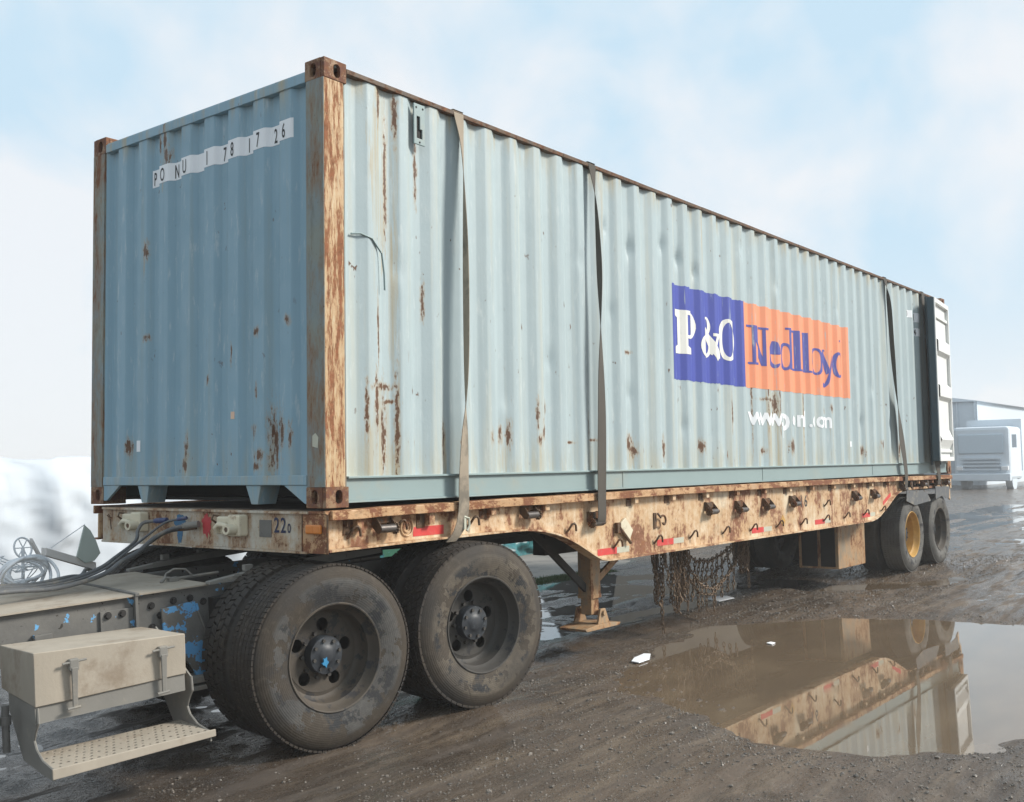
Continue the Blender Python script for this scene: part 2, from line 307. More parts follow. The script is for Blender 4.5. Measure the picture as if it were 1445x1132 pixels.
def part_empty(name, loc, parent):
    o = bpy.data.objects.new(name, None); o.empty_display_size = .1; C.objects.link(o); o.parent = parent; o.location = Vector(loc) - WL[parent]; WL[o] = Vector(loc); return o
def obj(name, mb, mat, parent=None, smooth=None, bevel=0, label=None, origin=None, kind=None, seg=2):
    """world-space geometry -> one object under parent"""
    pl = WL[parent] if parent else Vector((0, 0, 0))
    org = Vector(origin) if origin is not None else pl.copy()
    if parent is None and origin is None and len(mb.v):
        a = np.array(mb.v); org = Vector((float(a[:, 0].mean()), float(a[:, 1].mean()), float(a[:, 2].min())))
    me = bpy.data.meshes.new(name); me.from_pydata([tuple(Vector(v) - org) for v in mb.v], [], mb.f)
    bm = bmesh.new(); bm.from_mesh(me); bmesh.ops.recalc_face_normals(bm, faces=bm.faces); bm.to_mesh(me); bm.free()
    if smooth is not None:
        me.polygons.foreach_set('use_smooth', [True] * len(me.polygons)); me.set_sharp_from_angle(angle=math.radians(smooth))
    me.materials.append(mat)
    o = bpy.data.objects.new(name, me); C.objects.link(o)
    if parent: o.parent = parent
    o.location = org - pl; WL[o] = org
    if bevel:
        b = o.modifiers.new('bevel', 'BEVEL'); b.width = bevel; b.segments = seg; b.limit_method = 'ANGLE'; b.angle_limit = math.radians(40)
    if label: o['label'] = label
    if kind: o['kind'] = kind
    return o
def copy_tree(o, parent=None):
    c = o.copy(); C.objects.link(c); c.parent = parent
    for ch in list(o.children): copy_tree(ch, c)
    return c
def text_mb(body, h, sx, place, bold=.012):
    """default font text -> faces mapped by place(u, v)"""
    cu = bpy.data.curves.new('t', 'FONT'); cu.body = body; cu.size = 1; cu.resolution_u = 3; cu.offset = bold
    to = bpy.data.objects.new('t', cu); C.objects.link(to); dg = bpy.context.evaluated_depsgraph_get(); me = to.evaluated_get(dg).to_mesh()
    vs = [v.co.copy() for v in me.vertices]; fs = [tuple(p.vertices) for p in me.polygons]
    bpy.data.objects.remove(to)
    x0 = min(v.x for v in vs); y0 = 0; hh = max(v.y for v in vs)
    return [((v.x - x0) * h / hh * sx, v.y * h / hh) for v in vs], fs

# ================================================================== GROUND
def base(x, y):
    return -.045 + .0077 * np.clip(x, -4, 30) - .02 * np.clip(y, -5, 6)
def wl(y): return -.030 - .02 * np.clip(y, -5, 6)
PUD = [(2.43, -0.43), (2.9, -.12), (3.34, 0.0), (4.0, .16), (4.44, 0.22), (5.17, 0.30), (5.72, -0.12), (6.22, -0.5), (6.48, -1.17), (6.44, -1.67), (6.38, -2.17), (6.25, -2.9), (4.6, -3.7), (2.6, -3.4), (2.15, -3.08), (1.78, -2.94), (1.54, -2.69), (1.38, -2.40), (1.32, -2.06), (1.48, -1.74), (1.72, -1.5), (1.84, -1.3), (1.98, -1.0), (2.1, -0.74), (2.2, -.55)]
PUD2 = [(8.3, .55), (8.9, .7), (9.4, .2), (9.9, -.2), (10.6, -.5), (10.3, -.7), (9.4, -.62), (8.7, -.05)]
def sdf(x, y, P):
    P = np.array(P); d = np.full(x.shape, 1e9); ins = np.zeros(x.shape, bool); j = len(P) - 1
    for i in range(len(P)):
        a = P[i]; b = P[j]; ex, ey = b - a; wx = x - a[0]; wy = y - a[1]; t = np.clip((wx * ex + wy * ey) / (ex * ex + ey * ey), 0, 1)
        d = np.minimum(d, (wx - ex * t) ** 2 + (wy - ey * t) ** 2)
        c = ((a[1] > y) != (b[1] > y)) & (x < (b[0] - a[0]) * (y - a[1]) / (b[1] - a[1] + 1e-12) + a[0]); ins ^= c; j = i
    return np.where(ins, -np.sqrt(d), np.sqrt(d))
_g = np.random.default_rng(3).random((256, 256))
def vnoise(x, y):
    xi = np.floor(x).astype(int); yi = np.floor(y).astype(int); fx = x - xi; fy = y - yi; fx = fx * fx * (3 - 2 * fx); fy = fy * fy * (3 - 2 * fy)
    g = lambda a, b: _g[a & 255, b & 255]
    return (g(xi, yi) * (1 - fx) + g(xi + 1, yi) * fx) * (1 - fy) + (g(xi, yi + 1) * (1 - fx) + g(xi + 1, yi + 1) * fx) * fy - .5
def fbm(x, y, o=4, f=1.): 
    a = 1; s = 0
    for i in range(o): s = s + a * vnoise(x * f + 17 * i, y * f + 31 * i); a *= .5; f *= 2.03
    return s
def height(x, y):
    b = base(x, y)
    wob = .25 * vnoise(x * .35, y * .2) + .1 * vnoise(x * 1.1, 3)
    yy = y + wob
    ruts = .020 * np.sin(yy * 7.5 + 1.0 + vnoise(x * .2, 9) * 2) + .012 * np.sin(yy * 17 + vnoise(x * .4, 2) * 3) + .006 * np.sin(yy * 41 + 4 * vnoise(x * .5, 5))
    calm = .35 + .65 * np.clip((x - 2.5) / 3, 0, 1)
    cleat = .006 * np.sin(x * 26 + 2 * vnoise(x, y)) * (np.sin(yy * 7.5 + 1.0) > .3) * np.clip((y - .3), 0, 1)
    lumps = .030 * fbm(x, y, 3, 1.1) + .014 * fbm(x, y, 4, 7.) * (.5 + np.clip(fbm(x + 9, y, 2, .8) * 2 + .4, 0, 1))
    h = b + ruts * calm * np.clip(.4 + fbm(x, y + 40, 2, .5) * 2, 0, 1.4) + lumps + cleat
    dam = np.exp(-((x - 2.3) / .30) ** 2) * np.clip((y - .3) * 3, 0, 1) * np.clip((4.6 - y) * 2, 0, 1) + np.exp(-((y - .78) / .13) ** 2) * np.clip((x - 1.9) * 3, 0, 1) * np.clip((9.6 - x) * 2, 0, 1)
    h = h + .034 * np.clip(dam, 0, 1)
    for P in (PUD, PUD2):
        s = sdf(x, y, P) + .20 * vnoise(x * 2.3, y * 2.3) + .09 * vnoise(x * 8, y * 8); near = np.clip(1 - s / .9, 0, 1); near = near * near * (3 - 2 * near)
        rim = wl(y) + np.clip(s, -.6, 1) * .075 + .012 * fbm(x, y, 4, 7.) * np.clip(s * 4 + .15, 0, 1)
        rim = np.where(s < -.05, wl(y) + np.clip(s, -.5, 0) * .12, rim)
        h = h * (1 - near) + rim * near
    # press the ground flat under the tyres
    for cx, cy, zz in ((.126, .133, -.038), (.18, .458, -.038), (1.21, -.05, .017), (1.265, .275, .017), (10.35, .16, .05), (10.35, .5, .05), (11.6, .16, .05), (11.6, .5, .05)):
        d2 = ((x - cx) / (.30 if zz != .017 else .42)) ** 2 + ((y - cy) / (.22 if zz != .017 else .34)) ** 2; k = np.exp(-d2 * .9); h = h * (1 - k) + (zz + .01) * k
    return h
def lines(spec):
    o = [spec[0][0]]
    for a, b, st in spec:
        n = max(1, int(round((b - a) / st))); o += list(a + (b - a) * np.arange(1, n + 1) / n)
    return np.array(o)
gx = lines([(-400, -60, 60), (-60, -10, 5), (-10, -3, .35), (-3, -1.6, .05), (-1.6, 3.2, .018), (3.2, 7.5, .028), (7.5, 14, .05), (14, 30, .16), (30, 90, 2), (90, 1600, 100)])
gy = lines([(-900, -60, 60), (-60, -8, 3), (-8, -4.2, .2), (-4.2, -3.4, .04), (-3.4, .9, .018), (.9, 4.5, .035), (4.5, 10, .09), (10, 40, 1), (40, 1200, 80)])
X, Y = np.meshgrid(gx, gy, indexing='ij'); Z = height(X, Y)
far = np.clip((np.hypot(X - 4, Y) - 24) / 20, 0, 1); Z = Z * (1 - far) + far * (base(X, Y) - .0)
nx, ny = X.shape
me = bpy.data.meshes.new('ground'); vv = np.stack([X, Y, Z], 2).reshape(-1, 3)
ii = (np.arange(nx - 1)[:, None] * ny + np.arange(ny - 1)[None, :]).ravel(); ff = np.stack([ii, ii + ny, ii + ny + 1, ii + 1], 1)
me.vertices.add(len(vv)); me.vertices.foreach_set('co', vv.ravel()); me.loops.add(ff.size); me.loops.foreach_set('vertex_index', ff.ravel())
me.polygons.add(len(ff)); me.polygons.foreach_set('loop_start', np.arange(0, ff.size, 4)); me.polygons.foreach_set('loop_total', np.full(len(ff), 4))
me.update(); me.validate(); me.polygons.foreach_set('use_smooth', [True] * len(ff))
n = NT('wet_mud'); x_, y_, z_ = n.xyz()
c = n.mix(n.step(n.noise(.8, 5, .6), .35, .65), (.112, .080, .055), (.070, .053, .040))
c = n.mix(n.step(n.noise(1, 5, .65, (.9, 6, 1), off=(2, 7, 0)), .45, .65, 0, .7), c, (.165, .125, .088))
c = n.mix(n.math('MULTIPLY', n.step(n.noise(45, 4, .7), .56, .72, 0, .6), n.step(n.noise(1.6, 4, off=(4, 4, 4)), .4, .6, .25, 1)), c, (.20, .165, .125)); c = n.mix(n.step(n.noise(70, 3, .6, off=(5, 5, 5)), .60, .68, 0, .6), c, (.035, .028, .022))
c = n.mix(n.step(n.noise(1, 6, .7, (1.6, 15, 1), off=(7, 1, 3)), .50, .66, 0, .5), c, (.055, .041, .030))
dark = n.math('MULTIPLY', n.step(y_, .2, 1.4), n.step(x_, 14, 9)); c = n.mix(n.math('MULTIPLY', dark, .65), c, (.035, .030, .027)); c = n.mix(n.math('MULTIPLY', n.step(x_, .3, -.8), .55), c, (.04, .032, .026))  # shade under the trailer painted into the mud; left end darkened too
wet = n.step(n.math('ADD', n.noise(1.2, 6, .65, (.8, 4.5, 1), off=(1, 3, 5)), n.math('MULTIPLY', n.step(y_, -.6, 1.5), .07)), .40, .54)
rg = n.mix(wet, (.70,) * 3, (.16,) * 3); rg = n.mix(n.step(n.noise(60, 3), .50, .65, 0, .4), rg, (.8,) * 3)
n.bump(n.math('ADD', n.math('MULTIPLY', n.noise(22, 5, .65), 1.4), n.noise(110, 4, .7)), .62, .010)
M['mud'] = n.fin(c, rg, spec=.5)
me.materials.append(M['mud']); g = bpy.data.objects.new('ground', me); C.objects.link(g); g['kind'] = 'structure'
# water
n = NT('muddy_water'); c = n.mix(n.noise(.9, 3), (.16, .115, .075), (.13, .098, .068)); n.b.inputs['IOR'].default_value = 1.42
n.bump(n.noise(5, 2, .5), .012, .01); c = n.mix(n.step(n.noise(1.3, 5, .6, (1, 2.4, 1), off=(3, 2, 1)), .40, .7, 0, .7), c, (.20, .150, .10)); M['water'] = n.fin(c, n.step(n.noise(2.2, 3, off=(6, 1, 1)), .45, .75, .012, .07), spec=.5)
n = NT('dark_standing_water'); n.bump(n.noise(9, 2, .5), .03, .01); M['water2'] = n.fin((.035, .034, .034), .03, spec=.6)
def water(name, P, zf, mat, grow=.35):
    cx = sum(p[0] for p in P) / len(P); cy = sum(p[1] for p in P) / len(P); mb = MB()
    pts = []
    for (x, y) in P:
        d = math.hypot(x - cx, y - cy); pts.append((x + (x - cx) / d * grow, y + (y - cy) / d * grow))
    mb.add([(x, y, float(zf(x, y))) for x, y in pts], [tuple(range(len(pts)))]); o = obj(name, mb, mat); o['kind'] = 'structure'; return o
water('puddle', PUD, lambda x, y: wl(y), M['water']); water('puddle', PUD2, lambda x, y: wl(y), M['water'], .2)
def sheet(name, x0, x1, y0, y1, dz):
    mb = MB(); mb.add([(x, y, float(base(x, y)) + dz) for x, y in ((x0, y0), (x1, y0), (x1, y1), (x0, y1))], [(0, 1, 2, 3)]); o = obj(name, mb, M['water2']); o['kind'] = 'structure'
sheet('rut_water', 2.3, 9.0, .80, 4.0, .002); sheet('rut_water', -1.4, 1.2, .9, 3.2, -.012); sheet('rut_water', 12.4, 30, -9.5, 3.5, .010)
sheet('rut_water', 6.9, 11.8, -5.0, -1.4, -.012)
# loose stones and mud crumbs
def stones(name, N, fx, size, mat):
    P = fx(N); ic = np.array([(0, 0, 1), (.894, 0, .447), (.276, .851, .447), (-.724, .526, .447), (-.724, -.526, .447), (.276, -.851, .447), (.724, .526, -.447), (-.276, .851, -.447), (-.894, 0, -.447), (-.276, -.851, -.447), (.724, -.526, -.447), (0, 0, -1)])
    fc = np.array([(0, 1, 2), (0, 2, 3), (0, 3, 4), (0, 4, 5), (0, 5, 1), (1, 6, 2), (2, 7, 3), (3, 8, 4), (4, 9, 5), (5, 10, 1), (6, 7, 2), (7, 8, 3), (8, 9, 4), (9, 10, 5), (10, 6, 1), (11, 7, 6), (11, 8, 7), (11, 9, 8), (11, 10, 9), (11, 6, 10)])
    N = len(P); s = size(N)[:, None]; r = .7 + .6 * rng.random((N, 12)); V = ic[None] * r[..., None]; V[:, :, 2] *= .6; a = rng.random(N) * 6.28
    ca, sa = np.cos(a)[:, None], np.sin(a)[:, None]; x = V[..., 0] * ca - V[..., 1] * sa; y = V[..., 0] * sa + V[..., 1] * ca
    zz = height(P[:, 0], P[:, 1])[:, None]; V = np.stack([x * s + P[:, :1], y * s * .8 + P[:, 1:2], V[..., 2] * s + zz + s * .1], 2).reshape(-1, 3)
    F = (fc[None] + (np.arange(N) * 12)[:, None, None]).reshape(-1, 3)
    me = bpy.data.meshes.new(name); me.from_pydata(V.tolist(), [], F.tolist()); me.materials.append(mat); o = bpy.data.objects.new(name, me); C.objects.link(o); o['kind'] = 'stuff'; return o
n = NT('gravel'); c = n.mix(n.voro(60, out='Color'), (.05, .046, .042), (.20, .17, .14)); M['gravel'] = n.fin(c, n.step(n.noise(30), .4, .6, .25, .7), spec=.5)
def scat(N):
    P = []
    while sum(map(len, P)) < N:
        x = rng.uniform(-1.0, 7.5, N); y = rng.uniform(-3.6, .6, N); s = sdf(x, y, PUD); dens = .10 + .9 * np.exp(-((s - .12) / .18) ** 2) + .7 * (fbm(x, y, 3, .9) > .18) + .6 * np.clip((-y - 1.8) * .8, 0, 1) * (x < 2)
        P.append(np.stack([x, y], 1)[(s > .0) & (rng.random(N) < dens * .6)])
    return np.concatenate(P)[:N]
o = stones('gravel', 15000, scat, lambda N: .0025 + .0065 * rng.random(N) ** 3 + .010 * (rng.random(N) > .985), M['gravel']); tag(o, 'small dark stones and mud crumbs scattered around the puddle', 'gravel')
def scat2(N):
    x = 5.2 + rng.random(N) * 8; y = rng.uniform(-.9, 1.0, N); s = sdf(x, y, PUD); s2 = sdf(x, y, PUD2); return np.stack([x, y], 1)[(s > .02) & (s2 > 0)]
o = stones('gravel', 5000, scat2, lambda N: .006 + .012 * rng.random(N) ** 3, M['gravel']); tag(o, 'coarser wet gravel between the big puddle and the rear wheels', 'gravel')
def scat3(N):
    k = rng.random((N, 2)); x = 2.0 + k[:, 0] * 1.3; y = -1.5 + (k[:, 1]) * 1.6; s = sdf(x, y, PUD); return np.stack([x, y], 1)[(s < .05) & (s > -.32)]
# clods poking out of the water at the near edge
cl_ = scat3(260); mbc = MB()
for (x, y) in cl_[:70]:
    r = random.uniform(.012, .04); z = float(wl(y)); mbc.add([(x + r * 1.6 * cos(q) * random.uniform(.7, 1.2), y + r * sin(q) * random.uniform(.7, 1.2), z - .01) for q in np.arange(7) * .9] + [(x, y, z + r * .35)], [(i, (i + 1) % 7, 7) for i in range(7)])
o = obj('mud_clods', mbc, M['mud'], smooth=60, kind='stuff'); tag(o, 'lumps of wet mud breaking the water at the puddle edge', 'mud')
# ================================================================== SHIPPING CONTAINER
ZB = 1.31; L = 12.192; W = 2.438; H = 2.591; ZT = ZB + H
cont = thing('shipping_container', (L / 2, W / 2, ZB), 'long pale blue corrugated steel shipping container strapped on the trailer, rusty corner posts', 'container')
P0 = .2777; X0 = 1.5346
def side_cor(s):      # depth behind y=0 of the long wall at x=s
    t = (s - X0) % P0
    return .043 - .0 if False else (.008 + .036 * (t / .068 if t < .068 else 1 if t < .138 else 1 - (t - .138) / .068 if t < .206 else 0))
F0 = .247; Y0 = .402
def front_cor(s):     # depth behind x=0 of the front wall at y=s; flats end at Y0 + k F0
    t = (Y0 - s) % F0
    return .008 + .036 * (0 if t < .11 else (t - .11) / .028 if t < .138 else 1 if t < .219 else 1 - (t - .219) / .028)
def side_breaks(a, b):
    o = []; k = math.floor((a - X0) / P0) - 1
    while X0 + k * P0 < b:
        o += [X0 + k * P0 + d for d in (0, .068, .138, .206)]; k += 1
    return [v for v in o if a < v < b]
def front_breaks(a, b):
    o = []; k = -2
    while Y0 + k * F0 - F0 < b: o += [Y0 + k * F0 - d for d in (0, .11, .138, .219)]; k += 1
    return sorted(v for v in o if a < v < b)
def lin(cor, brk):     # the pressed folds, cut by two creases each; everything painted on the wall uses the same function
    xs = np.array(soften(brk)); ys = np.array([.25 * cor(s - .008) + .5 * cor(s) + .25 * cor(s + .008) for s in xs])
    return lambda s: float(np.interp(s, xs, ys))
def soften(bk):
    o = []
    for v in bk: o += [v - .006, v + .006]
    return o
side_corS = lin(side_cor, side_breaks(-.2, 12.5)); front_corS = lin(front_cor, front_breaks(-.2, 2.6))
DENT = [(2.84 + .14, 3.42, .012), (3.35, 3.30, .013), (3.88, 3.42, .010), (4.16, 3.34, .014), (4.47, 3.26, .012), (6.2, 3.35, .008), (5.4, 3.62, .008), (2.2, 2.3, .006), (1.65, 1.9, -.006), (7.9, 3.3, .008), (3.3, 2.1, .009), (.62, 2.75, .007), (9.0, 2.4, .01), (9.6, 2.0, .009), (4.2, 1.85, .008), (2.6, 3.1, .005), (6.6, 1.8, .008), (8.6, 2.0, .009), (3.05, 2.75, .006)]
def wallmesh(us, zs, mapf, cor, dents=(), seed=1):
    mb = MB(); r = random.Random(seed); nz_ = len(zs)
    for u in us:
        e = r.uniform(-.0025, .0025)
        for z in zs:
            d = cor(u)
            for (a, b, k) in dents: d += k * math.exp(-((u - a) / .045) ** 2 - ((z - b) / .07) ** 2) * 1.6
            mb.v.append(mapf(u, z, d))
    mb.f = [(i * nz_ + j, (i + 1) * nz_ + j, (i + 1) * nz_ + j + 1, i * nz_ + j + 1) for i in range(len(us) - 1) for j in range(nz_ - 1)]
    return mb
zs = [1.486 + i * (3.845 - 1.486) / 70 for i in range(71)]
def soften(bk):     # two verts around each crease give pressed, rounded folds
    o = []
    for v in bk: o += [v - .006, v + .006]
    return o
us = [.165] + [v for v in soften(side_breaks(.19, 12.02))] + [12.03]
us = sorted(set(us + [a + d for a, b, k in DENT for d in (-.05, -.025, 0, .025, .05)]))
obj('side_panel', wallmesh(us, zs, lambda u, z, d: (u, d, z), side_corS, DENT), M['side'], cont, smooth=18)
obj('side_panel', wallmesh([.165] + side_breaks(.19, 12.02) + [12.03], [1.486, 3.845], lambda u, z, d: (u, W - d, z), side_cor), M['side'], cont)
fz = [1.498 + i * (3.786 - 1.498) / 40 for i in range(41)]
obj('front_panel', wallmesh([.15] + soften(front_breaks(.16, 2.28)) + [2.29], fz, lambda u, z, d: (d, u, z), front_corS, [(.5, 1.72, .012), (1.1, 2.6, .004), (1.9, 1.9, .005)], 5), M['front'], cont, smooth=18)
mb = MB(); mb.box((.1, .02, 3.868), (12.1, W - .02, 3.882)); obj('roof_panel', mb, M['rail'], cont)
mb = MB(); mb.box((.18, .05, 1.34), (12.0, W - .05, 1.36))
for k in range(38): mb.box((.45 + k * .305, .05, 1.335), (.50 + k * .305, W - .05, 1.45))
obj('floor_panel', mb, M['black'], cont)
# rails
for ys, yo in ((0, 1), (W, -1)):
    mb = MB()
    yy = lambda a, b: (min(ys + yo * a, ys + yo * b), max(ys + yo * a, ys + yo * b))
    a, b = yy(.0, .052); mb.box((.178, a, 1.474), (L - .178, b, 1.487))
    a, b = yy(.022, .03); mb.box((.178, a, 1.345), (L - .178, b, 1.4735))
    a, b = yy(.012, .08); mb.box((.178, a, 1.334), (L - .178, b, 1.3448))
    for xs in (3.15, 5.75, 8.9): a, b = yy(.0175, .0218); mb.box((xs, a, 1.347), (xs + .012, b, 1.472))
    obj('bottom_rail', mb, M['rail'], cont, bevel=.003)
    mb = MB(); a, b = yy(-.002, .06); k = 0
    xs = .178
    while xs < L - .18:
        x1 = min(xs + 1.1, L - .178); mb.box((xs, a + .002 * (k % 2), 3.846), (x1, b, 3.875)); xs = x1 + .0005; k += 1
    obj('top_rail', mb, M['rust'], cont, bevel=.003)
mb = MB(); mb.box((.0, .162, 3.782), (.055, W - .162, 3.840)); mb.box((.010, .162, 3.8405), (.07, W - .162, 3.852)); obj('header', mb, M['front'], cont, bevel=.004)
mb = MB(); mb.box((.0, .16, 1.44), (.05, W - .16, 1.4975)); obj('sill', mb, M['front'], cont, bevel=.004)
mb = MB(); mb.box((L - .1, .1, 3.75), (L, W - .1, 3.86)); obj('door_header', mb, M['rail'], cont, bevel=.004)
mb = MB(); mb.box((L - .1, .1, 1.33), (L, W - .1, 1.48)); obj('door_sill', mb, M['rail'], cont, bevel=.004)
# gussets and tunnel posts under the front sill
mb = MB(); mb.prism([[(.163, 1.4385), (.36, 1.4385), (.18, 1.335), (.163, 1.335)]], YZ(.006), .02); obj('gusset', mb, M['front'], cont)
mb = MB(); mb.prism([[(2.275, 1.4385), (2.08, 1.4385), (2.24, 1.335), (2.275, 1.335)]], YZ(.006), .02); obj('gusset', mb, M['front'], cont)
for yl, yr in ((1.87, 1.74), (.72, .58)):
    mb = MB(); mb.hexa([(.01, yr, 1.4385), (.01, yl, 1.4385), (.16, yl, 1.4385), (.16, yr, 1.4385), (.02, (yl + yr) / 2 - .03, 1.325), (.02, (yl + yr) / 2 + .03, 1.325), (.16, (yl + yr) / 2 + .03, 1.325), (.16, (yl + yr) / 2 - .03, 1.325)])
    obj('tunnel_post', mb, M['front'], cont, bevel=.004)
mb = MB(); mb.box((.9, .16, 1.33), (.93, 2.27, 1.44)); obj('tunnel_bulkhead', mb, M['black'], cont)
# corner posts: outer plate and front plate
def post(cx, sx, cy, sy, name='corner_post'):
    e = part_empty(name, (cx, cy, ZB), cont)
    def bx(a0, a1, b0, b1):
        xa, xb = sorted((cx + sx * a0, cx + sx * a1)); ya, yb = sorted((cy + sy * b0, cy + sy * b1)); return (xa, ya, ZB + .1185), (xb, yb, ZT - .1185)
    mb = MB(); mb.box(*bx(.006, .155, .004, .010)); obj('side_plate', mb, M['post'], e, bevel=.002)
    mb = MB(); mb.box(*bx(.0, .0058, .004, .150)); obj('front_plate', mb, M['post_front'], e, bevel=.002)
    mb = MB(); mb.box(*bx(.155, .17, .0105, .05)); mb.box(*bx(.006, .05, .15, .16)); obj('return_plate', mb, M['post_front'], e)
for cx, sx in ((0, 1), (L, -1)):
    for cy, sy in ((0, 1), (W, -1)): post(cx, sx, cy, sy)
def casting(cx, sx, cy, sy, z0, up):
    mb = MB(); X_, Y_, Z_ = .178, .162, .118; t = .028
    f = lambda a, b, c: (cx + sx * a, cy + sy * b, z0 + (Z_ - c if up else c))
    zc = .062
    sidel = [[(0.004, 0), (X_, 0), (X_, Z_), (.004, Z_)], slot(.103, zc, .0255, .040)[::-1]]
    mb.prism(sidel, lambda u, v, k: f(u, k, v), t)
    mb.prism([[(t, 0.), (Y_, 0.), (Y_, Z_), (t, Z_)], slot(.093, zc, .0255, .040)[::-1]], lambda u, v, k: f(k, u, v), t)
    a = f(t, t, 0); b = f(X_, Y_, .02); mb.box(tuple(map(min, a, b)), tuple(map(max, a, b)))
    a = f(t, t, Z_ - .02); b = f(X_, Y_, Z_); mb.box(tuple(map(min, a, b)), tuple(map(max, a, b)))
    a = f(X_ - .02, t, .02); b = f(X_, Y_, Z_ - .02); mb.box(tuple(map(min, a, b)), tuple(map(max, a, b)))
    a = f(t, Y_ - .02, .02); b = f(X_ - .02, Y_, Z_ - .02); mb.box(tuple(map(min, a, b)), tuple(map(max, a, b)))
    obj('corner_casting', mb, M['casting'], cont, bevel=.006, seg=3)
for cx, sx in ((0, 1), (L, -1)):
    for cy, sy in ((0, 1), (W, -1)):
        casting(cx, sx, cy, sy, ZB, False); casting(cx, sx, cy, sy, ZT - .118, True)
# door folded back along the side, its white lining outwards
th = math.radians(6.5); hx, hy = 12.03, -.05; R0 = Matrix.Translation((hx, hy, 0)) @ Matrix.Rotation(th, 4, 'Z')   # local -x runs from hinge to free edge
e = part_empty('door', (hx, hy, 1.5), cont); DW = 1.14
def dbox(mb, a, b): return mb.box(a, b, R0)
mb = MB(); dbox(mb, (-DW, .0, 1.50), (0, .012, 3.765))
for z0, z1 in ((1.62, 1.66), (3.50, 3.545)): dbox(mb, (-DW + .07, -.03, z0), (-.07, 0, z1))
zz = [1.68, 1.80, 1.95, 2.35, 2.40, 2.55, 2.60, 2.98, 3.03, 3.18, 3.23, 3.48]
dd = [0, -.055, 0, 0, -.055, -.055, 0, 0, -.055, -.055, 0, 0]
vs = []; 
for z, d in zip(zz, dd):
    for x in (-DW + .09, -.09): vs.append(R0 @ Vector((x, d - .004, z)))
mb.add(vs, [(2 * i, 2 * i + 1, 2 * i + 3, 2 * i + 2) for i in range(len(zz) - 1)]); obj('lining', mb, M['doorwhite'], e, bevel=.004)
mb = MB()
for a, b in (((-DW, -.045, 1.50), (-DW + .06, -.0005, 3.765)), ((-.06, -.045, 1.50), (0, -.0005, 3.765)), ((-DW + .0605, -.045, 3.70), (-.0605, -.0005, 3.765)), ((-DW + .0605, -.045, 1.50), (-.0605, -.0005, 1.56))): dbox(mb, a, b)
obj('door_frame', mb, M['doorwhite'], e, bevel=.005)
mb = MB(); dbox(mb, (-DW - .03, -.035, 1.50), (-DW - .001, .055, 3.765)); dbox(mb, (-DW, .0125, 1.50), (0, .06, 3.765)); obj('gasket', mb, M['gasket'], e, bevel=.008)
for xo in (-DW + .18, -.35):
    mb = MB(); mb.cyl(R0 @ Vector((xo, .10, 1.45)), R0 @ Vector((xo, .10, 3.8)), .017, 8); dbox(mb, (xo - .03, .06, 1.9), (xo + .03, .12, 1.98)); dbox(mb, (xo - .03, .06, 3.2), (xo + .03, .12, 3.26)); obj('lock_rod', mb, M['gasket'], e, smooth=40)
for z in (1.62, 2.3, 3.0, 3.62):
    mb = MB(); mb.cyl((hx - .02, hy + .03, z), (hx - .02, hy + .03, z + .12), .02, 8); mb.box((hx - .13, hy + .035, z + .03), (hx - .02, hy + .05, z + .09)); obj('hinge', mb, M['gasket'], e, smooth=40)
mb = MB(); mb.box((L - .04, W / 2, 1.5), (L, W - .03, 3.74)); obj('door', mb, M['gasket'], cont, bevel=.005)
# vent
mb = MB(); mb.prism([[(.735, 3.56), (.835, 3.56), (.835, 3.82), (.735, 3.82)], [(.76, 3.60), (.76, 3.74), (.79, 3.74), (.79, 3.66), (.81, 3.66), (.81, 3.60)]], XZ(-.016), .012)
VN = obj('vent', mb, M['rail'], cont, bevel=.003, label='small grey ventilator cover near the front top of the side')
mb = MB(); mb.box((.745, -.0035, 3.57), (.825, .0075, 3.75)); mb.cyl((.755, -.018, 3.795), (.755, -.008, 3.795), .007, 8); mb.cyl((.815, -.018, 3.795), (.815, -.008, 3.795), .007, 8); mb.cyl((.785, -.018, 3.575), (.785, -.008, 3.575), .007, 8); obj('vent_opening', mb, M['black'], VN)
# cable hanging from the side panel near the front post
mb = MB(); mb.tube([(.235 + .10 * 0, .03, 2.91), (.30, .02, 2.92), (.38, .004, 2.90), (.455, -.002, 2.82), (.475, -.001, 2.70), (.48, .0, 2.60)], .006, 6); obj('cable_scrap', mb, M['rail'], cont, smooth=60)
